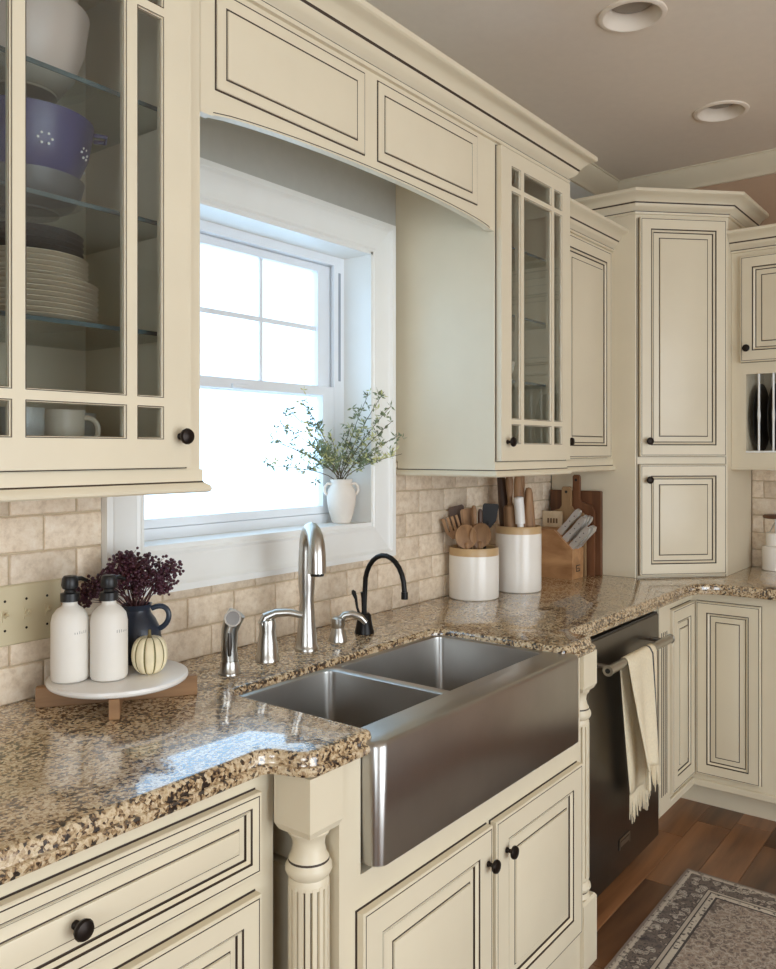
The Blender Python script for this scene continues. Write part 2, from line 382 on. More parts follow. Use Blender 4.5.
# window wall with its opening
WX0, WX1, WZ0, WZ1 = -.54, .33, 1.197, 2.066
wb = MB()
wb.box(XL, WX0, 0, .16, 0, H).box(WX1, XR+.1, 0, .16, 0, H).box(WX0, WX1, 0, .16, 0, WZ0).box(WX0, WX1, 0, .16, WZ1, H)
wall_back = struct(wb.build('wall_back', GREY), 'grey painted window wall')
wall_right = struct(MB().box(XR, XR+.1, YB, 0, 0, H).build('wall_right', TAUPE), 'taupe painted wall')
f = MB()   # wall behind the photographer with an opening made up for the fill lamp
f.box(XL, -2.25, YB-.1, YB, 0, H).box(.55, XR+.1, YB-.1, YB, 0, H).box(-2.25, .55, YB-.1, YB, 2.3, H).box(-2.25, .55, YB-.1, YB, 0, .2)
struct(f.build('wall_front', TAUPE), 'taupe wall opposite the window')
f = MB()  # unseen left wall, its opening made up for the side fill lamp
f.box(XL-.1, XL, YB, -3.1, 0, H).box(XL-.1, XL, -1.5, .16, 0, H).box(XL-.1, XL, -3.1, -1.5, 0, .85).box(XL-.1, XL, -3.1, -1.5, 2.15, H)
struct(f.build('wall_left', TAUPE), 'taupe side wall with an opening added for fill light')
CM = [(0, -.085), (.010, -.083), (.014, -.074), (.022, -.066), (.045, -.046), (.062, -.022), (.070, -.014), (.072, -.006), (.08, -.004), (.08, 0), (0, 0)]
struct(MB().sweep([(XL, 0), (XR, 0), (XR, YB)], [(o, H+z) for o, z in CM], 0, out=-1).build('trim_1', CREAM), 'cream crown moulding under the ceiling')

# backsplash tiles -------------------------------------------------
def tiles(parent, regs, place, off0, tw=.1525, th=.0772, z00=.915):
    cache = {}
    for (a0, a1, z0, z1) in regs:
        k = 0
        while z00+k*th < z1-.004:
            zb = z00+k*th; zt = zb+th
            o = off0+(tw/2 if k % 2 else 0); i0 = math.floor((a0-o)/tw)-1
            x = o+i0*tw
            while x < a1:
                xa, xb, za, zc = max(x, a0), min(x+tw, a1), max(zb, z0), min(zt, z1)
                if xb-xa > .012 and zc-za > .008:
                    W, Hh = round(xb-xa-.004, 4), round(zc-za-.004, 4)
                    key = (W, Hh, rnd.randrange(3))
                    if key not in cache:
                        j = lambda: rnd.uniform(-.0009, .0009)
                        jt = [(j(), j()) for _ in range(4)]
                        def R(i, y): return [(i+jt[0][0], y, i+jt[0][1]), (W-i+jt[1][0], y, i+jt[1][1]), (W-i+jt[2][0], y, Hh-i+jt[2][1]), (i+jt[3][0], y, Hh-i+jt[3][1])]
                        cache[key] = MB().loft([R(0, 0), R(0, -.0055), R(.0015, -.0078), R(.004, -.009)], 0, cap0=False).mesh('tile', TILE, ang=60)
                    place(parent, cache[key], xa+.002, za+.002)
                x += tw
            k += 1
for g_ in ((-1.5, -.60, .875, 1.398), (.40, 1.5835, .875, 1.398), (-.60, .40, .875, 1.12)): MB().box(g_[0], g_[1], -.004, -.0002, g_[2], g_[3]).build('grout', GROUT, wall_back)
def pb(p, me, a, z): obj('tile', me, p, (a, -.0005, z))
tiles(wall_back, [(-1.30, 1.5835, .915, .915+2*.0772), (-1.30, -.64, .915+2*.0772, 1.398), (.434, 1.5835, .915+2*.0772, 1.398), (-.64, .434, .915+2*.0772, 1.101)], pb, -.781)
MB().box(XR-.004, XR-.0002, -1.6, -.669, .875, 1.398).build('grout', GROUT, wall_right)
def prr(p, me, a, z): obj('tile', me, p, (XR-.0005, -a, z), (0, 0, rad(-90)))
tiles(wall_right, [(.669, 1.5, .915, 1.398)], prr, .72)

# window -----------------------------------------------------------
win = struct(obj('window_1', None, None, (0, 0, 0)), 'white double hung window over the sink')
cw = .102; CP = [(0, 0), (0, -.014), (.006, -.018), (.014, -.016), (.020, -.018), (.074, -.018), (.080, -.021), (.086, -.028), (cw, -.028), (cw, 0)]
def casing(p0, p1, inn, dirv):   # mitred board: inner edge p0->p1, dirv outward
    loops = []
    a, b = Vector(p0), Vector(p1); dv = Vector(dirv); al = (b-a).normalized()
    for P, sg in ((a, -1), (b, 1)):
        loops.append([(P.x+dv.x*o+al.x*o*sg, yy, P.y+dv.y*o+al.y*o*sg) for o, yy in CP])
    return MB().loft(loops).build('casing_board', WHITE, win)
casing((WX0, WZ0), (WX1, WZ0), 1, (0, -1)); casing((WX0, WZ1), (WX1, WZ1), 1, (0, 1))
casing((WX0, WZ0), (WX0, WZ1), 1, (-1, 0)); casing((WX1, WZ0), (WX1, WZ1), 1, (1, 0))
MB().box(WX0, WX1, -.010, .158, WZ0, WZ0+.012).build('window_sill', WHITE, win)
for nm, a in (('jamb', (WX0, WX0+.008, -.013, .158, WZ0+.012, WZ1)), ('jamb', (WX1-.008, WX1, -.013, .158, WZ0+.012, WZ1)), ('head_jamb', (WX0, WX1, -.013, .158, WZ1-.008, WZ1))):
    MB().box(*a).build(nm, WHITE, win)
FX0, FX1, FZ0, FZ1 = WX0+.008, WX1-.008, WZ0+.012, WZ1-.008
fr = MB()
fr.box(FX0, FX0+.030, .100, .158, FZ0, FZ1).box(FX1-.040, FX1, .100, .158, FZ0, FZ1).box(FX0+.03, FX1-.04, .100, .158, FZ1-.028, FZ1).box(FX0+.03, FX1-.04, .100, .158, FZ0, FZ0+.028)
fr.box(FX1-.040-.008, FX1-.040, .100, .110, FZ0+.028, FZ1-.028)
fr.build('window_frame', VINYL, win)
MB().box(FX1-.028, FX1-.018, .0985, .1005, 1.66, FZ1-.05).build('balance_track', simple('grey_vinyl_track', (150, 158, 168), .5), win)
GX0, GX1 = -.484, .222
def sash(y0, z0, z1, gz0, gz1, grid):
    m = MB(); X0, X1 = FX0+.031, FX1-.041
    m.box(X0, GX0, y0, y0+.026, z0, z1, 0, .002).box(GX1, X1, y0, y0+.026, z0, z1, 0, .002).box(GX0, GX1, y0, y0+.026, z0, gz0, 0, .002).box(GX0, GX1, y0, y0+.026, gz1, z1, 0, .002)
    s_ = m.build('sash', VINYL, win)
    xs = [GX0, -.249, -.0145, GX1] if grid else [GX0, GX1]; zs = [gz0, (gz0+gz1)/2+.005, gz1] if grid else [gz0, gz1]
    if grid:
        for x_ in xs[1:-1]: MB().box(x_-.006, x_+.006, y0+.009, y0+.017, gz0, gz1).build('muntin', VINYL, s_)
        MB().box(GX0, GX1, y0+.0095, y0+.0165, zs[1]-.007, zs[1]+.007).build('muntin', VINYL, s_)
    for i in range(len(xs)-1):
        for j in range(len(zs)-1):
            MB().box(xs[i], xs[i+1], y0+.0125, y0+.0135, zs[j], zs[j+1]).build('pane', GLASS, s_)
sash(.124, 1.606, FZ1-.029, 1.634, 2.004, True)
sash(.102, FZ0+.029, 1.640, 1.262, 1.610, False)
MB().box(-.16, -.10, .094, .102, 1.612, 1.624, 0, .002).build('sash_lock', VINYL, win)

# ================================================================== UPPER CABINETS
YF = -.377
def glass_cabinet(label, x0, x1, doorx, knx, n_items):
    # hollow carcass; local x=0 at x0, face plane y=0 -> world Y=YF
    t = thing('glass_front_cabinet', label, 'cabinet', (x0, YF, 1.355))
    W = x1-x0; D = -YF-.001; zt = 2.468-1.355; zb = .045
    m = MB()
    m.box(0, .018, .02, D, zb, zt).box(W-.018, W, .02, D, zb, zt).box(.018, W-.018, D-.012, D, zb, zt).box(.018, W-.018, .02, D-.012, zb, zb+.018).box(.018, W-.018, .02, D-.012, zt-.06, zt-.03)
    m.build('carcass', CREAM, t)
    f = MB(); fx = doorx-x0
    dz0, dz1 = 1.405-1.355, 2.364-1.355
    f.box(0, fx+.012, 0, .02, zb, zt).box(fx+.475-.012, W, 0, .02, zb, zt).box(fx+.012, fx+.463, 0, .02, zb, dz0+.012).box(fx+.012, fx+.463, 0, .02, dz1-.012, zt)
    f.build('face_frame', CREAM, t)
    glass_door(t, fx, dz0, .475, dz1-dz0, (knx, .058))
    for z in (1.664, 1.876, 2.095):
        s_ = MB().box(.019, W-.019, .036, D-.014, z-1.355-.008, z-1.355).build('shelf', SHELFG, t)
        MB().box(.019, W-.019, .0345, .0365, z-1.355-.008, z-1.355).build('shelf_edge', SHEDGE, s_)
    return t, W, D
tL, WL, D = glass_cabinet('cream glass door wall cabinet with stacked plates, left of the window', -1.222, -.668, -1.181, .449, 1)
rail(tL, [(0, 0), (WL, 0), (WL, D-.002)], 0)
tR, WR, D = glass_cabinet('cream glass door wall cabinet right of the window', .467, .955, .474, .036, 1)
rail(tR, [(0, D-.012), (0, 0), (WR, 0), (WR, .08)], 0)
# valance across the window with its crown over the whole run
va = thing('window_valance', 'cream arched valance with two raised panels over the window', 'valance', (-.667, YF, 2.09))
VW = .466+.667
prof = [(0, .378), (0, .013), (.03, .013)]
for i in range(25):
    u = i/24; prof.append((.034+u*(VW-.068), .016+.026*(1-(2*u-1)**2)**.75))
prof += [(VW-.03, .013), (VW, .013), (VW, .378)]
MB().prism(prof, 'y', 0, .02).build('board', CREAM, va)
arch = prof[1:-1]
loops = []
def offs(P, d):
    Q = []
    for i, p in enumerate(P):
        a = Vector(P[max(0, i-1)]); b = Vector(P[min(len(P)-1, i+1)]); t = (b-a).normalized(); n = Vector((-t.y, t.x))
        Q.append((p[0]+n.x*d, p[1]+n.y*d))
    return Q
A0 = [(p[0], p[1]) for p in arch[1:]]
b0 = offs(A0, .004); b1 = offs(A0, .0055)
m = MB()
m.loft([[(b0[i][0], -.0012, b0[i][1]), (b1[i][0], -.0012, b1[i][1]), (b1[i][0], 0, b1[i][1]), (b0[i][0], 0, b0[i][1])] for i in range(1, len(b0)-1)]).build('arch_line', GLAZE_SHADE, va)
for (a, b) in ((-.630, -.157), (-.108, .366)):
    w_, h_ = b-a, .203
    L = [(0, 0), (0, -.0015), (.0035, -.0015), (.0045, -.004), (.014, -.005), (.028, -.002), (.0285, -.0012), (.0322, -.0012), (.033, -.004), (.036, -.0045)]
    MB().loft(rrings(w_, h_, L), [1, 1, 0, 0, 0, 1, 1, 0, 0], cap0=False).build('raised_panel', [CREAM, GLAZE_SHADE], va, (a+.667, 0, 2.157-2.09))
struct(crown(None, [(-1.40, YF), (.955, YF), (.955, -.003)], 2.468), 'cream crown moulding along the top of the wall cabinets').name = 'trim_2'
# second, shallower wall cabinet
Y2 = -.285
c2 = thing('wall_cabinet', 'lower cream wall cabinet with solid raised panel door beside the corner', 'cabinet', (.957, Y2, 1.355))
W2 = 1.5825-.957
MB().box(0, W2, 0, -Y2-.001, .045, .99).build('carcass', CREAM, c2)
panel_door(c2, 1.085-.957, 1.408-1.355, 1.533-1.085, 2.247-1.408, kn=(.03, .062))
rail(c2, [(0, 0), (W2, 0)], 0); crown(c2, [(0, 0), (W2, 0)], .99, .86)
# corner cabinet (diagonal front), stands on the worktop
x3, y3, dd_ = 1.5835, -.385, .2836
cc = thing('corner_cabinet', 'tall cream corner cabinet with diagonal double doors standing on the worktop', 'cabinet', (x3, y3, .916), (0, 0, rad(-45)))
Rm = Matrix.Rotation(rad(45), 2)
def cl(x, y): v = Rm @ Vector((x-x3, y-y3)); return (v.x, v.y)
foot = [cl(x3, -.010), cl(x3, y3), cl(x3+dd_, y3-dd_), cl(XR-.010, y3-dd_), cl(XR-.010, -.010)]
MB().prism(foot, 'z', 0, 2.49-.916).build('carcass', CREAM, cc)
fw = dd_*2**.5
panel_door(cc, .013, 1.412-.916, fw-.026, 2.388-1.412, kn=(.033, .063))
panel_door(cc, .013, .926-.916, fw-.026, 1.380-.926, kn=(.033, 1.380-.926-.063))
m = MB()
for x_ in (.0055, fw-.0085): m.box(x_, x_+.002, -.0015, .001, 0, 1.47)
m.build('face_line', GLAZE_SHADE, cc)
crown(cc, [foot[0], foot[1], foot[2], foot[3]], 2.49-.916, .9)
# right run upper with plate rack
xU = XR-.33
cu = thing('plate_rack_cabinet', 'cream wall cabinet with an open plate rack under its door', 'cabinet', (xU, y3-dd_-.001, 1.36), (0, 0, rad(-90)))
WU = .62; DU = .315
m = MB()
m.box(0, WU, 0, DU, .42, .98).box(0, .058, 0, DU, 0, .42).box(WU-.058, WU, 0, DU, 0, .42).box(.058, WU-.058, 0, DU, 0, .072).box(.058, WU-.058, 0, .02, .394, .42).box(.058, WU-.058, DU-.015, DU, .072, .42)
m.build('carcass', CREAM, cu)
panel_door(cu, .040, 1.803-1.36, .54, 2.241-1.803, kn=(.028, .056))
for i in range(8):
    px_ = .106+i*.056
    MB().lathe([(.0045, 0), (.0045, .12), (.0065, .15), (.0045, .18), (.0045, .322)], 8).build('dowel', WHITE, cu, (px_, .012, .072))
    if i < 7: MB().lathe([(.0045, 0), (.0045, .322)], 8).build('dowel', WHITE, cu, (px_+.01, .20, .072))
MB().box(.058, WU-.058, -.004, .012, .068, .076, 0, .002).build('rack_ledge', WHITE, cu)
crown(cu, [(0, 0), (WU, 0)], .985, .86); rail_p = MB().box(-.0, WU, -.006, 0, -.004, .006, 0, .002).build('bottom_edge', CREAM, cu)
for i in range(6):
    yy = y3-dd_-.001-(.058+.021+i*.056)
    pl = MB().lathe([(.0001, -.004), (.09, -.004), (.143, .004), (.145, .007), (.09, 0), (.0001, 0)], 28).build('black_plate', RACKD, None, (xU+.150, yy, 1.36+.072+.1455), (pi/2, 0, 0))
    tag(pl, 'black plate standing in the rack, '+['nearest', 'second from', 'third from', 'fourth from', 'fifth from', 'sixth from'][i]+' the corner cabinet', 'plate', 'black plates in the rack')

# ================================================================== WORKTOP
outl = []; wt = []
def P(x, y, k=1): outl.append((x, y)); wt.append(k)
P(-2.3, -.001, 0); P(-2.3, -.622)
for q in bez((-.745, -.622), (-.70, -.61), (-.728, -.705), (-.665, -.703), 10): P(*q)
for q in bez((-.535, -.705), (-.52, -.705), (-.508, -.70), (-.508, -.685), 4): P(*q)
for q in bez((-.508, -.335), (-.508, -.31), (-.50, -.298), (-.475, -.298), 4): P(*q)
for q in bez((.245, -.298), (.265, -.298), (.278, -.31), (.278, -.335), 4): P(*q)
for q in bez((.278, -.685), (.278, -.70), (.29, -.705), (.305, -.705), 4): P(*q)
for q in bez((.455, -.705), (.51, -.705), (.47, -.615), (.525, -.622), 8): P(*q)
for q in bez((1.50, -.628), (1.57, -.628), (1.612, -.67), (1.612, -.74), 8): P(*q)
P(1.612, -1.6); P(XR-.001, -1.6, 0); P(XR-.001, -.001, 0)
def inset(d):
    n = len(outl); Q = []
    for i in range(n):
        a, p, b = Vector(outl[i-1]), Vector(outl[i]), Vector(outl[(i+1) % n])
        t1, t2 = (p-a).normalized(), (b-p).normalized()
        n1, n2 = Vector((-t1.y, t1.x)), Vector((-t2.y, t2.x)); mt = (n1+n2)/(1+n1.dot(n2)+1e-6)
        dd = d*wt[i]
        Q.append((p.x+mt.x*dd, p.y+mt.y*dd))
    return Q
m = MB(); loops = []
for d, z in ((.008, .875), (.002, .877), (0, .882), (0, .888), (.003, .8915), (.010, .8925), (.011, .895), (.0105, .902), (.0125, .909), (.017, .9135), (.023, .915)):
    loops.append([(x_, y_, z) for x_, y_ in inset(d)])
m.loft(loops, 0, False, False)
n = len(outl)
for L, base in ((loops[-1], (len(loops)-1)*n), (loops[0], 0)):
    for t in tessellate_polygon([[Vector((q[0], q[1], 0)) for q in L]]): m.f.append(tuple(base+i for i in t)); m.m.append(0)
tag(m.build('worktop', GRANITE, ang=40), 'polished brown granite worktop running round the corner', 'countertop')

# ================================================================== BASE CABINETS
YFB = -.588
lb = thing('drawer_cabinet', 'cream base cabinet with drawers left of the sink', 'cabinet', (-2.2, YFB, 0))
LW = 2.2-.676
MB().box(0, LW, 0, -YFB-.01, .10, .874).box(0, LW, .07, -YFB-.01, 0, .10).build('carcass', CREAM, lb)
for a, b in ((0.02, .72), (.76, LW-.046)):
    for z0, z1 in ((.700, .842), (.415, .664), (.125, .380)):
        dr = panel_door(lb, a, z0, b-a, z1-z0, 'drawer_front', st=.022 if z0 > .69 else .042, sc=.75)
        knob(dr, (b-a)/2, -.02, (z1-z0)/2)

sb = thing('sink_cabinet', 'cream sink cabinet with two doors and fluted corner posts', 'cabinet', (-.590, -.685, 0))
SW = .385+.607
m = MB()
m.box(-.016, SW, 0, .66, 0, .650).box(-.016, .044, 0, .05, .650, .874).box(.922, SW, 0, .05, .650, .874).box(0, .02, .05, .66, .655, .874).box(SW-.02, SW, .05, .66, .655, .874)
m.build('carcass', CREAM, sb)
dz0, dz1 = .128, .588
panel_door(sb, .030, dz0, .461, dz1-dz0, st=.055, kn=(.461-.022, dz1-dz0-.078))
panel_door(sb, .507, dz0, .461, dz1-dz0, st=.055, kn=(.045, dz1-dz0-.078))
def post(x):
    c = (x+.045, .0325)   # local centre
    def sq(h, z): return [(c[0]-h, c[1]-h, z), (c[0]+h, c[1]-h, z), (c[0]+h, c[1]+h, z), (c[0]-h, c[1]+h, z)]
    m = MB()
    m.loft([sq(.0435, .780), sq(.0435, .874)]); m.loft([sq(.0435, .780), sq(.037, .767), sq(.030, .765)], 0, False)
    tp = [(.036, .770), (.0385, .765), (.0365, .760), (.033, .757), (.0295, .748), (.0285, .738), (.032, .724), (.0365, .716), (.037, .712), (.0415, .704), (.042, .696), (.038, .688), (.034, .684), (.0365, .678), (.0365, .668)]
    m.lathe(tp, 28, c, [0, 0, 0, 0, 0, 0, 0, 1, 0, 0, 0, 0, 0, 0])
    m2 = MB(); bt = [(.0365, .245), (.0365, .238), (.033, .232), (.040, .222), (.0415, .214), (.037, .206), (.033, .200), (.038, .192), (.039, .188)]
    p = m.build('post', [CREAM, GLAZE_SHADE], sb)
    m2.lathe(bt, 28, c, [0, 0, 0, 0, 0, 1, 0, 0]); m2.build('post_ring', [CREAM, GLAZE_SHADE], p)
    MB().loft([sq(.0435, 0), sq(.0435, .180), sq(.038, .188)]).build('post_base', CREAM, p)
    nf = 18; sp = []
    for k in range(nf):
        a = 2*pi*k/nf; d = 2*pi/nf
        sp += [(a-.30*d, .0370), (a+.30*d, .0370), (a+.42*d, .0315), (a+.58*d, .0315)]
    lo = lambda z: [(c[0]+r*cos(a), c[1]+r*sin(a), z) for a, r in sp]
    q = MB(); L0, L1 = lo(.240), lo(.674); b = 0; nn = len(sp)
    q.v = L0+L1
    for j in range(nn):
        k = (j+1) % nn; q.f.append((j, k, nn+k, nn+j)); q.m.append(0 if j % 4 in (0,) else 1 if j % 4 == 2 else 0)
    q.f += [tuple(range(nn)), tuple(range(nn, 2*nn))]; q.m += [0, 0]
    q.build('fluted_shaft', [CREAM, GLAZE_SHADE], p, ang=20)
post(-.106); post(SW)
fill = tag(MB().box(.494, .626, YFB, -.02, 0, .874).build('filler_panel', CREAM), 'cream filler panel between sink cabinet and dishwasher', 'panel')

# corner base cabinet with folding door pair
cb = thing('corner_base_cabinet', 'cream corner base cabinet with folding panel doors and fluted pilaster', 'cabinet', (1.243, YFB, 0))
xw = XR-.588
m = MB()
X_ = lambda x: x-1.243
m.prism([(0, 0), (X_(xw), 0), (X_(xw), -1.0), (X_(XR-.002), -1.0), (X_(XR-.002), .576), (0, .576)], 'z', .10, .874)
m.prism([(0, .075), (X_(xw+.075), .075), (X_(xw+.075), -1.0), (X_(XR-.002), -1.0), (X_(XR-.002), .576), (0, .576)], 'z', 0, .10)
m.build('carcass', CREAM, cb)
panel_door(cb, X_(1.385), .152, xw-.0215-1.385, .838-.152, st=.05, sc=.9)
d2 = panel_door(cb, 0, 0, .243, .838-.152, st=.042, sc=.95)
d2.location = (X_(xw), -.020, .152); d2.rotation_euler = (0, 0, rad(-90))
m = MB()
m.box(.004, .118, -.016, 0, .11, .868, 0, .002)
m.build('pilaster', CREAM, cb)
for k in range(4):
    xx = .026+k*.018
    MB().box(xx, xx+.006, -.0168, -.0158, .175, .772).build('flute', GLAZE_SHADE, cb)
m = MB().box(0, X_(xw), -.012, 0, .10, .128, 0, .003).build('base_moulding', CREAM, cb)
MB().box(X_(xw)-.012, X_(xw), -1.0, 0, .10, .128, 0, .003).build('base_moulding', CREAM, cb)

# dishwasher
dw = thing('dishwasher', 'black stainless dishwasher with bar handle beside the sink', 'dishwasher', (.628, -.606, 0))
MB().box(.004, .606, .03, .58, .05, .862).build('body', BLACKP, dw)
MB().box(.004, .606, 0, .03, .052, .852, 0, .003).build('door', DARKSTEEL, dw)
MB().box(.01, .60, .002, .03, .852, .858).build('control_strip', BLACKP, dw)
MB().box(.02, .59, .09, .5, 0, .05).build('toe_kick', BLACKP, dw)
h = MB().tube([(.035, -.052, .772), (.575, -.052, .772)], .0145, 16).build('handle', NICKEL, dw)
for x_ in (.075, .535): MB().tube([(x_, 0, .772), (x_, -.052, .772)], .008, 10).build('standoff', NICKEL, h)
for x_, s_ in ((.035, -1), (.575, 1)):
    MB().tube([(x_, -.052, .772), (x_+s_*.006, -.052, .772)], [.0165, .0165], 16).build('end_cap', NICKEL, h)
    MB().tube([(x_+s_*.006, -.052, .772), (x_+s_*.0075, -.052, .772)], [.008, .008], 12).build('end_disc', BLACKP, h)
bd = MB().box(.240, .330, -.003, 0, .135, .170, 0, .001).build('badge', DARKSTEEL, dw); bd['label'] = 'small metal maker badge'
m = MB(); 
m.box(.240, .330, -.0036, -.003, .164, .170).box(.240, .246, -.0036, -.003, .135, .170).box(.325, .330, -.0036, -.003, .135, .170)
for k in range(7): m.box(.252+k*.010, .2595+k*.010, -.0036, -.003, .143, .158)
m.build('lettering', NICKEL, bd)

# towel over the handle -----------------------------------------------
tw = thing('kitchen_towel', 'cream fringed kitchen towel with dark stripe over the dishwasher handle', 'towel', (0, 0, 0))
yb_ = -.606-.052; zb_ = .772
def flap(front):
    nu, nv = 20, 26; sg = -1 if front else 1
    L, R0, L1, R1, zend = (.775, 1.018, .890, 1.005, .405) if front else (.795, 1.02, .885, 1.03, .320)
    V = []
    for i in range(nv+1):
        v = i/nv
        row = []
        for j in range(nu+1):
            u = j/nu; x_ = (L+(L1-L)*v)*(1-u)+(R0+(R1-R0)*v)*u
            z_ = zb_-.004-(zb_-.004-zend)*v
            off = .0170+(.004+.020*v*(.6 if not front else 1))*(.5+.5*sin(u*9+1.3*v+(0 if front else 2)))*(1 if front else .45)
            row.append((x_, yb_+sg*off, z_))
        V.append(row)
    return V
Fr, Bk = flap(True), flap(False)
arcn = 8; arcs = []
for k in range(1, arcn):
    a = pi*k/arcn; r0 = []
    for j in range(21):
        pf, pbk = Fr[0][j], Bk[0][j]; t = k/arcn
        r0.append((pf[0]*(1-t)+pbk[0]*t, yb_-cos(a)*.0175, zb_-.004+sin(a)*.0205))
    arcs.append(r0)
m = MB(); allr = list(reversed(Fr))+arcs+Bk
m.v = [p for r in allr for p in r]
for i in range(len(allr)-1):
    for j in range(20):
        m.f.append((i*21+j, i*21+j+1, (i+1)*21+j+1, (i+1)*21+j)); m.m.append(1 if j == 16 and i < 36 else 0)
cl_ = m.build('cloth', [CLOTH, STRIPE], tw, ang=80)
sd = cl_.modifiers.new('thickness', 'SOLIDIFY'); sd.thickness = .002; sd.offset = 0
m = MB(); r2 = random.Random(4)
for rowp, ln, cnt in ((Fr[-1], .075, 30), (Bk[-1], .085, 30)):
    for k in range(cnt):
        u = k/(cnt-1)*20; j = min(19, int(u)); fr_ = u-j
        p = [rowp[j][c]*(1-fr_)+rowp[j+1][c]*fr_ for c in range(3)]; l_ = ln*r2.uniform(.75, 1.1); dx, dy = r2.uniform(-.012, .012), r2.uniform(-.006, .004)
        m.tube([p, (p[0]+dx*.3, p[1]+dy*.4, p[2]-l_*.5), (p[0]+dx, p[1]+dy, p[2]-l_)], [.0026, .0022, .0012], 5)
fo = m.build('fringe', CLOTH, tw); fo['kind'] = 'stuff'

# ================================================================== SINK
sk = thing('farmhouse_sink', 'stainless steel double bowl apron front sink', 'sink', (0, 0, .668))
zr = .899-.668
ap = [(-.543, -.640)]
for cx, cy, a0 in ((-.518, -.7024, 180), (.297, -.7024, 270)):
    for k in range(7):
        a = rad(a0+90*k/6); ap.append((cx+.025*cos(a), cy+.025*sin(a)))
ap.append((.322, -.640))
def apl(i, z):
    c0 = -.11
    return [(x_*(1) + (i if x_ < c0 else -i), y_+i if y_ < -.66 else y_, z) for x_, y_ in ap]
MB().loft([apl(.004, 0), apl(0, .004), apl(0, zr-.010), apl(.003, zr-.003), apl(.010, zr)]).build('apron', STEEL, sk, ang=50)
def bowl(x0, x1, y0, y1, ox0, ox1):
    L = [rrect(ox0, ox1, -.665, -.262, .004, zr-.0005), rrect(x0-.006, x1+.006, y0-.006, y1+.006, .028, zr-.0005), rrect(x0-.001, x1+.001, y0-.001, y1+.001, .024, zr-.003), rrect(x0, x1, y0, y1, .023, zr-.008),
         rrect(x0+.004, x1-.004, y0+.004, y1-.004, .022, .045), rrect(x0+.010, x1-.010, y0+.010, y1-.010, .03, .028), rrect(x0+.03, x1-.03, y0+.03, y1-.03, .03, .022)]
    b = MB().loft(L, 0, cap0=False).build('bowl', STEEL, sk, ang=50)
    MB().lathe([(.044, 0), (.042, .003), (.034, .002), (.030, -.001), (.0001, -.001)], 20).build('drain', NICKEL, b, ((x0+x1)/2, -.42, .022))
bowl(-.503, -.204, -.668, -.303, -.53, -.1865); bowl(-.169, .272, -.668, -.303, -.1865, .30)

# faucets on the worktop ----------------------------------------------
ZC = .9152
fa = thing('faucet', 'tall brushed nickel gooseneck faucet behind the sink', 'faucet', (-.137, -.165, ZC))
MB().lathe([(.031, 0), (.031, .006), (.029, .009), (.0275, .018), (.021, .09), (.018, .135), (.0215, .165), (.022, .21), (.0205, .262), (.0001, .266)], 24).build('body', NICKEL, fa)
dv = Vector((-sin(rad(33)), -cos(rad(33)), 0))
pth = [Vector((0, 0, .25))]
for k in range(13):
    a = pi*k/12*.93; pth.append(dv*(.052-.052*cos(a))+Vector((0, 0, .268+.050*sin(a))))
e = pth[-1]; pth += [e+Vector((0, 0, -.02))+dv*.003, e+Vector((0, 0, -.065))+dv*.006]
MB().tube(pth, [.0195]*10+[.0197, .0205, .0212, .0218, .0225, .023], 18).build('spout', NICKEL, fa)
MB().tube([pth[-1], pth[-1]+Vector((0, 0, -.006))], [.018, .017], 16).build('aerator', BLACKP, fa)
hd = thing('lever_tap', 'brushed nickel lever handle left of the gooseneck faucet', 'faucet', (-.279, -.165, ZC))
MB().lathe([(.030, 0), (.030, .006), (.0275, .01), (.024, .05), (.020, .072), (.022, .088), (.020, .1), (.011, .107), (.0001, .109)], 22).build('base', NICKEL, hd)
MB().tube([(-.008, .004, .09), (-.004, 0, .108), (.012, -.02, .118), (.032, -.045, .119), (.052, -.07, .112)], [.016, .0135, .011, .0095, .008], 12).build('lever', NICKEL, hd)
sy = thing('side_sprayer', 'brushed nickel side sprayer at the left end of the sink', 'sprayer', (-.420, -.185, ZC))
MB().lathe([(.0265, 0), (.0265, .004), (.0235, .008), (.021, .03), (.0001, .031)], 20).build('base', NICKEL, sy)
MB().tube([(0, 0, .03), (-.001, .001, .06), (0, 0, .10), (.004, -.006, .125), (.010, -.014, .142)], [.019, .0185, .0195, .022, .021], 16).build('wand', NICKEL, sy)
MB().tube([(.004, -.006, .128), (-.012, -.024, .134)], [.021, .0195], 18).build('spray_collar', NICKEL, sy)
MB().tube([(-.012, -.024, .134), (-.0135, -.0255, .1345)], [.016, .0155], 18).build('spray_face', DARKSTEEL, sy)
MB().tube([(-.0125, -.0135, .045), (-.0135, -.0145, .07), (-.0140, -.0155, .10)], [.004, .006, .004], 10).build('trigger', DARKSTEEL, sy)
sd_ = thing('soap_pump', 'small brushed nickel soap dispenser pump in the worktop', 'dispenser', (-.010, -.163, ZC))
MB().lathe([(.026, 0), (.026, .005), (.0195, .024), (.016, .036), (.0185, .04), (.0185, .062), (.013, .066), (.0001, .067)], 20).build('base', NICKEL, sd_)
MB().tube([(0, 0, .052), (.012, -.014, .07), (.026, -.030, .073), (.042, -.048, .062), (.050, -.058, .048)], [.0105, .0105, .010, .0095, .007], 12).build('nozzle', NICKEL, sd_)
bf = thing('filtered_water_tap', 'black gooseneck filtered water tap with small lever', 'faucet', (.108, -.160, ZC))
MB().lathe([(.028, 0), (.028, .005), (.024, .02), (.019, .052), (.014, .058), (.0001, .059)], 20).build('base', BLACKM, bf)
pth = [(0, 0, .03), (0, 0, .08), (0, -.002, .12)]
for k in range(1, 13):
    a = pi*k/12*.92; pth.append((0, -.072+.070*cos(a), .135+.092*sin(a)))
pth.append((0, pth[-1][1]-.003, pth[-1][2]-.03))
MB().tube(pth, .0072, 12).build('spout', BLACKM, bf)
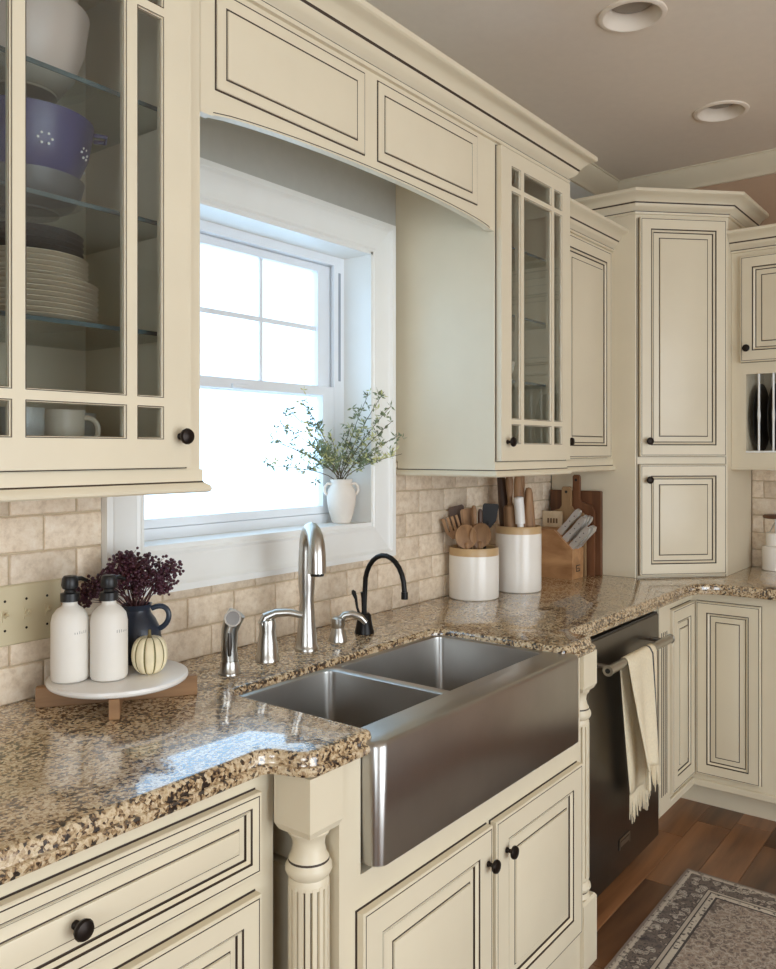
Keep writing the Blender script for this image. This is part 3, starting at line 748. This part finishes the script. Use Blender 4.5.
e = pth[-1]; MB().tube([(e[0], e[1], e[2]+.004), (e[0], e[1], e[2]-.016)], .0095, 12).build('outlet', BLACKM, bf)
MB().tube([(-.008, .006, .04), (-.018, .012, .075), (-.021, .014, .10), (-.026, .018, .118), (-.029, .02, .124)], [.004, .0035, .0045, .007, .003], 10).build('lever', BLACKM, bf)
MB().tube([(-.002, 0, .045), (-.004, .002, .10), (-.0045, .002, .118)], [.006, .005, .007], 10).build('valve_stem', BLACKM, bf)

# ================================================================== WORKTOP ITEMS, LEFT
rs = thing('serving_riser', 'round marble board on a crossed wooden base', 'serving board', (-.703, -.160, ZC))
MB().lathe([(.136, .042), (.1405, .045), (.142, .049), (.1405, .054), (.136, .056), (.0001, .056)], 56).build('marble_top', MARBLE, rs)
MB().box(-.160, .160, -.010, .010, .0, .041, 0, .0015).build('base_board', ACACIA, rs, rot=(0, 0, rad(-35)))
MB().box(-.134, .134, -.010, .010, .0, .0405, 0, .0015).build('base_board', ACACIA, rs, rot=(0, 0, rad(52)))
ZM = ZC+.0565
def bottle(x, y, label, marks):
    b = thing('soap_bottle', label, 'bottle', (x, y, ZM), (0, 0, rad(20)), 'white pump bottles on the riser')
    MB().lathe([(.030, 0), (.035, .003), (.037, .009), (.037, .118), (.034, .133), (.025, .145), (.016, .151), (.0145, .154), (.0145, .166), (.0001, .166)], 32).build('body', MATTEC, b)
    MB().lathe([(.0185, .160), (.0185, .176), (.012, .178), (.010, .183), (.015, .186), (.0165, .192), (.0155, .206), (.012, .211), (.0001, .212)], 20).build('pump_head', BLACKP, b)
    MB().tube([(.008, 0, .203), (.03, -.004, .202), (.044, -.006, .196)], [.0055, .0045, .0035], 8).build('pump_nozzle', BLACKP, b)
    m = MB(); r3 = random.Random(marks)
    for k in range(6):
        a = rad(-128+k*7.5+marks); hgt = r3.choice([.004, .006])
        c, s_ = cos(a)*.0372, sin(a)*.0372; t = Vector((-sin(a), cos(a)))*.0006
        m.v += [(c-t.x, s_-t.y, .098), (c+t.x, s_+t.y, .098), (c+t.x, s_+t.y, .098+hgt), (c-t.x, s_-t.y, .098+hgt)]; i = len(m.v); m.f.append((i-4, i-3, i-2, i-1)); m.m.append(0)
    m.build('lettering', PRINT, b)
bottle(-.794, -.127, 'white soap bottle with black pump nearest the wall end of the riser', 1)
bottle(-.738, -.178, 'white soap bottle with black pump in the middle of the riser, next to the pumpkin', 9)
pk = thing('pumpkin', 'small pale striped pumpkin on the marble board', 'pumpkin', (-.664, -.212, ZM))
m = MB(); ns, nr = 120, 14; loops = []
for i in range(nr+1):
    ph = -pi/2+pi*i/nr; L = []
    for j in range(ns):
        th = 2*pi*j/ns; rib = 1-.09*abs(cos(th*5))**8
        rr_ = .0375*cos(ph)**.75*rib if 0 < i < nr else .0015
        L.append((rr_*cos(th), rr_*sin(th), .040+.041*sin(ph)-(.008*(1-cos(ph))**3 if ph > 0 else 0)))
    loops.append(L)
m.loft(loops); 
for fi, fc in enumerate(m.f):
    if len(fc) == 4:
        j = fi % ns; m.m[fi] = 1 if abs(cos((j+.5)*2*pi/ns*5)) > .972 else 0
m.build('body', [PKIN, PKG], pk, ang=70)
MB().tube([(0, 0, .070), (0, 0, .080), (.002, .003, .090)], [.006, .0035, .003], 8).build('stem', PSTEM, pk)
pi_ = thing('pitcher', 'dark slate blue pottery pitcher behind the pumpkin', 'pitcher', (-.624, -.112, ZM))
MB().lathe([(.030, 0), (.034, .003), (.047, .025), (.053, .05), (.051, .073), (.040, .095), (.031, .108), (.029, .116), (.033, .128), (.030, .128), (.026, .116), (.026, .105), (.0001, .100)], 32).build('body', NAVYJ, pi_)
MB().tube(bez((.020, -.026, .118), (.046, -.060, .140), (.052, -.068, .085), (.028, -.036, .072), 14), .006, 10).build('handle', NAVYJ, pi_)
bq = thing('berry_branches', 'dark plum berry branches in the slate pitcher', 'branches', (-.624, -.112, ZM+.104))
mb_, mt_ = MB(), MB(); rb = random.Random(11)
def ico(m, c, r):
    g = (1+5**.5)/2; k = r/(1+g*g)**.5; b = len(m.v)
    for p in ((-1, g, 0), (1, g, 0), (-1, -g, 0), (1, -g, 0), (0, -1, g), (0, 1, g), (0, -1, -g), (0, 1, -g), (g, 0, -1), (g, 0, 1), (-g, 0, -1), (-g, 0, 1)): m.v.append((c[0]+p[0]*k, c[1]+p[1]*k, c[2]+p[2]*k))
    for t in ((0, 11, 5), (0, 5, 1), (0, 1, 7), (0, 7, 10), (0, 10, 11), (1, 5, 9), (5, 11, 4), (11, 10, 2), (10, 7, 6), (7, 1, 8), (3, 9, 4), (3, 4, 2), (3, 2, 6), (3, 6, 8), (3, 8, 9), (4, 9, 5), (2, 4, 11), (6, 2, 10), (8, 6, 7), (9, 8, 1)): m.f.append(tuple(b+i for i in t)); m.m.append(0)
for k in range(52):
    # across the view (to the right in the photo) is roughly (.82,-.57)
    u = rb.uniform(-1.35, .72); v_ = rb.uniform(-1, 1); hh = .040+.083*(1-u*u*.6)*rb.uniform(.25, 1.1)
    tip = Vector((.82*u*.098+.5*v_*.03, -.57*u*.098+.7*v_*.03-.012, hh))
    st_ = Vector((rb.uniform(-.012, .012), rb.uniform(-.012, .012), 0))
    mid = st_*.4+tip*.5+Vector((0, 0, .012))
    mt_.tube([st_, mid, tip], [.0014, .0011, .0007], 5)
    for q in range(20):
        a = Vector((rb.gauss(0, 1), rb.gauss(0, 1), rb.gauss(0, .8))); a = a.normalized()*rb.uniform(.010, .027)
        p = tip+a
        if p.y < .095: ico(mb_, p, rb.uniform(.0034, .0046)); mt_.tube([tip-a*.3, p], [.0006, .0004], 3)
o_ = mb_.build('berries', BERRY, bq, ang=80); o_['kind'] = 'stuff'
mt_.build('twigs', TWIG, bq)
sp = thing('switch_plate', 'beige three gang switch plate on the tiled wall', 'switch', (-.905, -.0098, 1.037))
MB().loft(rrings(.160, .124, [(0, 0), (0, -.003), (.003, -.006)]), 0, False).build('plate', PLATEB, sp)
for k in range(3):
    xx = .034+k*.046
    MB().box(xx-.005, xx+.005, -.008, -.005, .050, .074).build('toggle_base', PLATEB, sp)
    MB().tube([(xx, -.006, .060), (xx, -.018, .068)], [.0042, .0036], 8).build('toggle', PLATEB, sp)
    for z in (.032, .092): MB().tube([(xx, -.005, z), (xx, -.0066, z)], .0028, 8).build('screw', BRONZE, sp)

# window sill vase ------------------------------------------------------
vs = thing('stoneware_vase', 'white two handled stoneware vase on the window sill', 'vase', (.245, .045, WZ0+.0125))
MB().lathe([(.026, 0), (.029, .003), (.038, .03), (.0445, .06), (.046, .085), (.042, .105), (.034, .118), (.031, .124), (.034, .132), (.035, .137), (.031, .138), (.028, .126), (.026, .112), (.0001, .108)], 32).build('body', STONEV, vs)
for s_ in (-1, 1):
    dx, dy = .8*s_, -.6*s_
    MB().tube([(dx*r, dy*r, z) for r, z in ((.032, .122), (.044, .124), (.053, .114), (.054, .100), (.046, .088))], .0045, 8).build('handle', STONEV, vs)
pb_ = thing('leafy_branches', 'airy sage green leafy branches in the sill vase', 'plant', (.245, .045, WZ0+.0125+.108))
rl = random.Random(21)
def leaf(m, p, d, L, wd, mi):
    d = d.normalized(); sdv = d.cross(Vector((rl.uniform(-1, 1), rl.uniform(-1, 1), rl.uniform(-.2, 1)))).normalized(); nrm = d.cross(sdv)
    b = len(m.v)
    m.v += [tuple(p), tuple(p+d*L*.45+sdv*wd-nrm*wd*.3), tuple(p+d*L+nrm*(-.15*L)), tuple(p+d*L*.45-sdv*wd-nrm*wd*.3), tuple(p+d*L*.5)]
    m.f += [(b, b+1, b+4), (b+1, b+2, b+4), (b+2, b+3, b+4), (b+3, b, b+4)]; m.m += [mi]*4
specs = [(u_*1.35-.01, h_*1.28) for u_, h_ in ((-.172, .115), (-.140, .19), (-.185, .06), (-.110, .215), (-.075, .155), (-.03, .13), (.015, .16), (.045, .225), (.085, .20), (.105, .13), (.075, .235), (.11, .085), (.065, .09), (-.06, .09), (-.13, .10), (.03, .10), (-.155, .155), (-.09, .12), (.095, .165))]
for u, hh in specs:
    v_ = rl.uniform(-.03, .03)-.02-.05*max(0, u/.1)
    tip = Vector((1.28*u+.3*v_, .35*v_-.01, hh)) if u < 0 else Vector((.75*u+.3*v_, -.85*u+.5*v_-.02, hh))
    if .045+tip.y > .085: tip.y = .04
    st_ = Vector((rl.uniform(-.015, .015), rl.uniform(-.012, .012), .004)); mid = Vector((st_.x*.6+tip.x*.35, st_.y*.6+tip.y*.35, .03+hh*.45))
    mid.y = min(mid.y, .02)
    path = bez(st_, (st_.x*1.3, st_.y*1.3, .045), mid, tip, 8)
    stem = MB().tube(path, [.0016-.0001*i for i in range(9)], 5).build('stem', STEMM, pb_)
    m = MB()
    for k in range(21):
        t = rl.uniform(.5, 1.0); i = min(7, int(t*8)); p = Vector(path[i]).lerp(Vector(path[i+1]), t*8-i)
        off = Vector((rl.gauss(0, .018), rl.gauss(0, .012), rl.gauss(.003, .016))) if k % 3 else Vector((0, 0, 0))
        p = p+off; pal = 1 if rl.random() < .28 else 0
        for q in range(4):
            d = Vector((rl.gauss(0, 1), rl.gauss(0, .8), rl.gauss(.3, .8)))
            if p.y+d.normalized().y*.018+.045 < .088: leaf(m, p, d, rl.uniform(.013, .024), rl.uniform(.0022, .0036), pal)
    m.build('leaves', [LEAF, LEAF2], stem, smooth=False)

# ================================================================== CROCKS AND UTENSILS
def crock(x, y, r, h, label):
    c = thing('crock', label, 'crock', (x, y, ZC))
    MB().lathe([(r-.006, 0), (r-.001, .004), (r, .010), (r, h-.029), (r-.0004, h-.027)], 40, cap1=False).build('body', CERAM, c)
    MB().lathe([(r-.0003, h-.028), (r-.0006, h-.006), (r-.003, h-.001), (r-.006, h), (r-.010, h-.004), (r-.010, .02)], 40, cap0=False).build('glazed_rim', TANC, c)
    return c
c1x, c1y, c1h = .796, -.100, .181
c2x, c2y, c2h = 1.030, -.150, .242
crock(c1x, c1y, .0885, c1h, 'short white crock with tan rim holding wooden spoons')
crock(c2x, c2y, .085, c2h, 'tall white crock with tan rim holding rolling pins')
VR = Vector((.53, -.848, 0)); VF = Vector((-.848, -.53, 0))   # right and toward the photographer, at the crocks
def place(o, base, top, spin=0):
    d = (Vector(top)-Vector(base)).normalized()
    q = Vector((0, 0, 1)).rotation_difference(d); o.rotation_mode = 'QUATERNION'
    from mathutils import Quaternion
    o.rotation_quaternion = q @ Quaternion((0, 0, 1), spin); o.location = base
def utensil(name, label, kind, cx, cy, off, topoff, L, mat=WOODU, group='wooden utensils in the short crock', spin=None):
    base = Vector((cx, cy, ZC+.008))+VR*off[0]+VF*off[1]
    top = Vector((cx, cy, ZC+L))+VR*topoff[0]+VF*topoff[1]
    LL = (top-base).length
    t = thing(name, label, 'utensil', group=group)
    face = math.atan2(VF.y, VF.x)   # heads face the photographer: local -Y turned to VF
    place(t, base, top, face+pi/2 if spin is None else spin)
    if kind in ('spoon', 'spoonback'):
        MB().tube([(0, 0, 0), (0, 0, LL*.5), (0, 0, LL-.07)], [.0055, .005, .006], 10).build('handle', mat, t)
        m = MB(); nr, ns = 6, 20; W, Hh = .037, .046; sg = 1 if kind == 'spoon' else -1
        def disc(dy, dep):
            return [[(W*r*cos(a), dy+dep*(1-r*r)*sg, LL-.046+Hh*r*sin(a)) for a in [2*pi*k/ns for k in range(ns)]] for r in [.02+.98*i/nr for i in range(nr+1)]]
        A = disc(-.003, .009); B = disc(.003, .013)
        m.loft(A+list(reversed(B))); m.build('bowl', mat, t, ang=40)
    elif kind == 'slotted':
        MB().tube([(0, 0, 0), (0, 0, LL-.07)], [.0055, .0055], 10).build('handle', mat, t)
        m = MB(); m.prism([(-.012, LL-.085), (.012, LL-.085), (.030, LL-.055), (-.030, LL-.055)], 'y', -.003, .003)
        for k in range(4): m.box(-.030+k*.0165, -.0185+k*.0155, -.003, .003, LL-.056, LL-.004)
        m.build('head', mat, t)
    elif kind == 'spatula':
        MB().tube([(0, 0, 0), (0, 0, LL-.07)], [.0055, .0055], 10).build('handle', mat, t)
        MB().prism([(-.010, LL-.09), (.010, LL-.09), (.027, LL-.06), (.029, LL-.006), (.024, LL), (-.022, LL-.004), (-.027, LL-.01), (-.025, LL-.06)], 'y', -.003, .003).build('head', mat, t)
    elif kind == 'stick':
        MB().lathe([(.005, 0), (.006, LL*.5), (.0085, LL*.8), (.009, LL-.012), (.005, LL), (.0001, LL)], 12).build('handle', mat, t)
    elif kind == 'pin':
        MB().lathe([(.020, 0), (.0255, .02), (.0255, LL-.13), (.021, LL-.122), (.0001, LL-.121)], 18).build('barrel', mat, t)
        MB().lathe([(.010, LL-.13), (.0105, LL-.118), (.0085, LL-.105), (.0135, LL-.06), (.0145, LL-.03), (.011, LL-.006), (.0001, LL)], 16).build('grip', mat, t)
    elif kind == 'taper':
        MB().lathe([(.015, 0), (.023, LL*.4), (.024, LL*.6), (.015, LL-.02), (.010, LL-.003), (.0001, LL)], 18).build('barrel', mat, t)
    elif kind == 'short':
        MB().lathe([(.012, 0), (.012, LL-.10), (.018, LL-.098), (.018, LL-.003), (.015, LL), (.0001, LL)], 18).build('barrel', mat, t)
    elif kind == 'flat':
        MB().prism([(-.014, 0), (.014, 0), (.022, LL*.6), (.020, LL-.1), (.012, LL-.07), (.014, LL-.01), (.008, LL), (-.008, LL), (-.014, LL-.01), (-.012, LL-.07), (-.020, LL-.1), (-.022, LL*.6)], 'y', -.006, .006).build('blade', mat, t)
    return t
U = utensil
U('wooden_spoon', 'wooden spoon facing out at the front right of the short crock', 'spoon', c1x, c1y, (.006, .0), (.026, .090), .272)
U('wooden_spoon', 'wooden spoon facing out at the front left of the short crock', 'spoon', c1x, c1y, (-.012, .01), (-.030, .088), .268)
U('slotted_spatula', 'slotted wooden spatula leaning left in the short crock', 'slotted', c1x, c1y, (0, -.005), (-.086, .040), .292)
U('spatula', 'dark wooden spatula at the back left of the short crock', 'spatula', c1x, c1y, (-.01, -.03), (-.066, -.015), .325, WOODD)
U('spatula', 'broad pale wooden turner in the middle of the short crock', 'spatula', c1x, c1y, (0, -.02), (-.022, .010), .318)
U('spoon_handle', 'wooden spoon handle standing up from the short crock', 'stick', c1x, c1y, (.01, .02), (.000, .030), .328)
U('spatula', 'black spatula at the right side of the short crock', 'spatula', c1x, c1y, (.015, -.03), (.060, .000), .335, BLACKP)
U('spoon_handle', 'thin dark utensil handle between spoon and black spatula', 'stick', c1x, c1y, (.02, .0), (.022, .015), .315, WOODD)
g2 = 'rolling pins in the tall crock'
U('rolling_pin', 'wooden rolling pin at the left of the tall crock', 'pin', c2x, c2y, (-.02, .02), (-.036, .030), .440, WOODU, g2)
U('rolling_pin', 'dark wooden rolling pin at the back left of the tall crock', 'taper', c2x, c2y, (-.02, -.035), (-.066, -.020), .445, WOODD, g2)
U('rolling_pin', 'tapered wooden rolling pin in the middle of the tall crock', 'taper', c2x, c2y, (.012, .03), (-.004, .032), .435, WOODU, g2)
U('rolling_pin', 'pale wooden rolling pin with turned grip right of the middle', 'pin', c2x, c2y, (.03, -.02), (.008, -.005), .450, WOODU, g2)
U('marble_pestle', 'short white marble pin at the front of the tall crock', 'short', c2x, c2y, (.022, .045), (-.004, .070), .352, MARBLE, g2)
U('rolling_pin', 'slim wooden dowel pin leaning at the right of the tall crock', 'taper', c2x, c2y, (.045, .0), (.036, .02), .385, WOODU, g2)

# knife block ------------------------------------------------------------
kb = thing('knife_block', 'beech knife block with slanted top by the corner cabinet', 'knife block', (1.378, -.02, ZC))
MB().prism([(-.182, 0), (-.184, .120), (-.100, .198), (-.010, .198), (-.010, 0)], 'x', 0, .105).build('block', WOODB, kb)
m = MB()
for b in ((.035, .070, -.1855, -.1845, .052, .0555), (.035, .070, -.1855, -.1845, .0285, .032), (.035, .0385, -.1855, -.1845, .032, .052), (.0665, .070, -.1855, -.1845, .032, .040), (.044, .062, -.1855, -.1845, .0405, .0435)): m.box(*b)
m.build('emblem', BLACKP, kb)['label'] = 'small black square emblem'
n_ = Vector((0, -.68, .733)); sl = Vector((0, .733, .68))
kl = ['front lower left', 'front lower right', 'middle left', 'middle right', 'upper left', 'upper right']
spots = [(.020, .016, .108), (.052, .014, .112), (.083, .018, .108), (.020, .056, .125), (.052, .060, .128), (.084, .056, .125), (.030, .094, .130)]
desc = ['lowest knife at the left in the beech block', 'lowest knife in the centre of the beech block', 'lowest knife at the right of the beech block', 'long steel handled knife in the middle row, left side of the block', 'long steel handled knife in the middle row, centre of the block', 'long steel handled knife in the middle row, right side of the block', 'topmost knife of the beech block, largest pale handle']
KH = simple('steel_handle', (214, 212, 208), .3, .55)
for (kx, ks, kL), ds in zip(spots, desc):
    base = Vector((1.378+kx, -.02-.184, ZC+.120))+sl*ks-n_*.012
    k_ = thing('knife', ds, 'knife', base, group='knives in the beech block')
    place(k_, base, base+n_)
    m = MB()
    prof_ = [(-.013, .012), (.013, .012), (.0135, .03), (.011, kL*.55), (.014, kL*.9), (.012, kL+.010), (-.004, kL+.014), (-.012, kL), (-.011, kL*.5), (-.0135, .03)]
    m.prism([(a, b) for a, b in prof_], 'x', -.0085, .0085).build('handle', KH, k_)
    m = MB()
    for q in (.35, .58, .8): m.tube([(-.0089, 0, kL*q+.006), (.0089, 0, kL*q+.006)], .0022, 8)
    m.build('rivets', BLACKM, k_)
    MB().box(-.0055, .0055, -.0105, .0105, -.01, .012).build('bolster', STEEL, k_)
# boards leaning on the corner cabinet and a pale box behind the knives
def leaning(name, label, build):
    return tag(build, label, 'cutting board')
b = MB().box(1.553, 1.575, -.248, -.02, 0, .352, 0, .003).build('cutting_board', WALNUT, None, (0, 0, ZC)); tag(b, 'large dark walnut cutting board against the corner cabinet side', 'cutting board')
def paddle(loc, w, h, hw, hh, label, mat):
    pol = [(-w/2, 0), (w/2, 0), (w/2, h-.03), (w/2-.012, h-.008), (w/2-.035, h), (hw/2+.01, h+.006), (hw/2, h+.02), (hw/2, h+hh-.008), (hw/2-.006, h+hh), (-hw/2+.006, h+hh), (-hw/2, h+hh-.008), (-hw/2, h+.02), (-hw/2-.01, h+.006), (-w/2+.035, h), (-w/2+.012, h-.008), (-w/2, h-.03)]
    t = thing('paddle_board', label, 'cutting board', loc)
    MB().prism(pol, 'x', 0, .016).build('board', mat, t)
    MB().tube([(-.0008, 0, h+hh-.022), (.004, 0, h+hh-.022)], .006, 12).build('hang_hole', BLACKP, t)
paddle((1.500, -.118, ZC), .17, .27, .040, .10, 'paddle cutting board with pale handle behind the knife block', wood('oak_board', (120, 92, 62), (164, 132, 94), 18., (1, 1, .12), .5))
paddle((1.527, -.150, ZC), .16, .30, .030, .12, 'dark paddle board with slim handle beside the walnut board', WALNUT)
bx = thing('wooden_box', 'pale wooden box with stamped letters behind the knife block', 'box', (1.487, -.105, ZC))
MB().box(0, .010, 0, .09, 0, .265, 0, .001).build('panel', WOODP, bx)
m = MB()
for k in range(4): m.box(-.0006, 0, .020+k*.013, .028+k*.013, .215, .235)
m.build('lettering', simple('brown_stamp', (120, 98, 76), .8), bx)

# canister by the right wall ----------------------------------------------
cn = thing('canister', 'white ceramic canister with dark wooden lid by the right wall', 'canister', (2.178, -.785, ZC))
MB().lathe([(.052, 0), (.056, .004), (.056, .100), (.052, .106), (.0001, .106)], 32).build('body', CERAM, cn)
MB().lathe([(.040, .1065), (.040, .160), (.036, .164), (.0001, .164)], 32).build('neck', CERAM, cn)
MB().tube([(0, 0, .164), (0, 0, .228)], .004, 8).build('stem', NICKEL, cn)
for s_ in (-1, 1): MB().tube([(0, s_*.025, .164), (0, s_*.012, .19), (0, 0, .215)], .002, 6).build('clip', NICKEL, cn)
MB().lathe([(.048, .226), (.052, .230), (.052, .238), (.046, .242), (.0001, .242)], 28).build('lid', WALNUT, cn)

# rug ------------------------------------------------------------------------
hx, hy = 1.15, .42
rug = MB().loft([rrect(-hx, hx, -hy, hy, .006, .0005), rrect(-hx-.0015, hx+.0015, -hy-.0015, hy+.0015, .006, .004), rrect(-hx, hx, -hy, hy, .006, .009)]).build('rug', rugmat(hx, hy), None, (1.146-hx, -.737-hy, 0))
tag(rug, 'grey beige patterned runner rug on the wood floor', 'rug')

# ceiling lights ---------------------------------------------------------------
for (x_, y_), lb_ in (((.709, -.713), 'round recessed ceiling light nearest the photographer'), ((1.613, -.715), 'round recessed ceiling light nearer the corner cabinet')):
    t = thing('recessed_light', lb_, 'light', (x_, y_, H-.014), group='recessed ceiling lights')
    MB().lathe([(.102, .0138), (.101, .009), (.094, .006), (.086, .007), (.083, .012), (.066, .060), (.066, .064), (.084, .064), (.084, .014)], 44, cap0=False, cap1=False).build('trim_ring', CEIL, t)
    MB().lathe([(.062, .050), (.055, .046), (.030, .043), (.0001, .042)], 32).build('lens', LENS, t)
    MB().lathe([(.0655, .052), (.062, .052), (.062, .06), (.0655, .06)], 32, cap0=False, cap1=False).build('lamp_rim', LENS, t)

# ================================================================== GLASS CABINET CONTENTS
def dish(name, label, cat, prof, mat, x, y, z, group=None, seg=36):
    return tag(MB().lathe(prof, seg).build(name, mat, None, (x, y, z)), label, cat, group)
def bowlp(rt, h, rb=.04, t=.004): return [(rb, 0), (rb, .004), (rb+.004, .006), (rb+(rt-rb)*.55, h*.28), (rb+(rt-rb)*.85, h*.6), (rt, h), (rt-t, h), (rb+(rt-rb)*.85-t, h*.6), (rb+(rt-rb)*.5, h*.3), (.0001, .010)]
def platep(r): return [(r*.55, 0), (r*.58, .002), (r*.75, .005), (r, .012), (r-.002, .0135), (r*.72, .0075), (.0001, .005)]
ORD = ['lowest', 'second', 'third', 'fourth', 'fifth', 'sixth', 'seventh', 'eighth']
bx_, by_ = -.922, -.186
z = 1.6643
pm = {}
for k in range(13):
    r = .130 if k < 8 else .112
    if r not in pm: pm[r] = MB().lathe(platep(r), 40).mesh('ivory_plate', PLATEW)
    o = obj('ivory_plate', pm[r], None, (bx_, by_, z)); tag(o, ('lowest wide ivory dinner plate in the left cabinet stack' if k == 0 else ORD[k]+' wide ivory dinner plate from the bottom of the left cabinet stack') if k < 8 else ('lowest' if k == 8 else ORD[k-8])+' of the smaller ivory plates above the wide ones', 'plate', 'dinner plates in the left cabinet' if k < 8 else 'small plates in the left cabinet')
    z += .0095
z += .004
gm = MB().lathe(platep(.103), 40).mesh('grey_plate', PLATEG)
for k in range(4):
    tag(obj('grey_plate', gm, None, (bx_, by_, z)), ('lowest' if k == 0 else 'topmost' if k == 3 else ORD[k])+' of the four dark grey plates on the ivory stack', 'plate', 'grey plates in the left cabinet'); z += .0105
dish('serving_bowl', 'grey footed bowl under the navy colander', 'bowl', bowlp(.105, .062, .060), PLATEG, bx_, by_, 1.8763)
co = thing('colander', 'navy blue enamel colander on the glass shelf', 'colander', (bx_, by_, 1.8763+.026))
MB().lathe(bowlp(.122, .145, .055), 40).build('bowl', NAVY, co)
MB().tube([(.10, -.068, .135), (.118, -.082, .133), (.126, -.066, .128), (.112, -.05, .13)], .004, 8).build('handle', NAVY, co)
m = MB()
for q in range(6):
    for k in range(6):
        a = 2*pi*k/6; th = rad(-150+q*48); rr_ = .1115
        zz = .085+.010*sin(a); t2 = th+.012/.11*cos(a)
        m.tube([(rr_*cos(t2), rr_*sin(t2), zz), ((rr_+.002)*cos(t2), (rr_+.002)*sin(t2), zz-.001)], .0024, 6)
m.build('holes', WHITE, co)['kind'] = 'stuff'
dish('mixing_bowl', 'large blush mixing bowl on the top glass shelf', 'bowl', bowlp(.118, .155, .06), PINKB, bx_-.005, by_, 2.0953)
dish('mixing_bowl', 'smaller blush bowl nested in the large mixing bowl', 'bowl', bowlp(.098, .135, .05), PINKB, bx_-.005, by_, 2.0953+.062)
def mug(x, y, z, mat, label, group, ang=-.6):
    t = thing('mug', label, 'mug', (x, y, z), (0, 0, ang), group)
    MB().lathe([(.028, 0), (.030, .002), (.036, .02), (.040, .05), (.041, .095), (.0385, .095), (.037, .05), (.030, .012), (.0001, .01)], 28).build('cup', mat, t)
    MB().tube(bez((.036, 0, .080), (.075, 0, .090), (.075, 0, .025), (.034, 0, .026), 12), .005, 8).build('handle', mat, t)
mfl = 1.355+.063+.0004
HOB = simple('grey_glass_mug', (176, 178, 172), .3, bump=.8, bscale=160)
mug(-1.105, -.20, mfl, HOB, 'grey textured mug at the far left of the cabinet floor', 'mugs in the left cabinet')
mug(-.955, -.23, mfl, HOB, 'grey textured mug in the middle of the left cabinet floor', 'mugs in the left cabinet', .5)
mug(-.855, -.20, mfl, CREAMC, 'cream mug on the left cabinet floor', 'mugs in the left cabinet')
mug(-.765, -.10, mfl, HOB, 'grey mug at the back right of the left cabinet floor', 'mugs in the left cabinet', .3)
dish('pudding_bowl', 'cream bowl on the middle glass shelf of the right cabinet', 'bowl', bowlp(.09, .08), CREAMC, .68, -.19, 1.8763)
dish('pudding_bowl', 'cream bowl on the lower glass shelf of the right cabinet', 'bowl', bowlp(.085, .075), CREAMC, .76, -.19, 1.6643)
mug(.60, -.22, mfl, HOB, 'grey mug at the left of the right cabinet floor', 'mugs in the right cabinet')
mug(.74, -.20, mfl, CREAMC, 'cream mug on the right cabinet floor', 'mugs in the right cabinet')
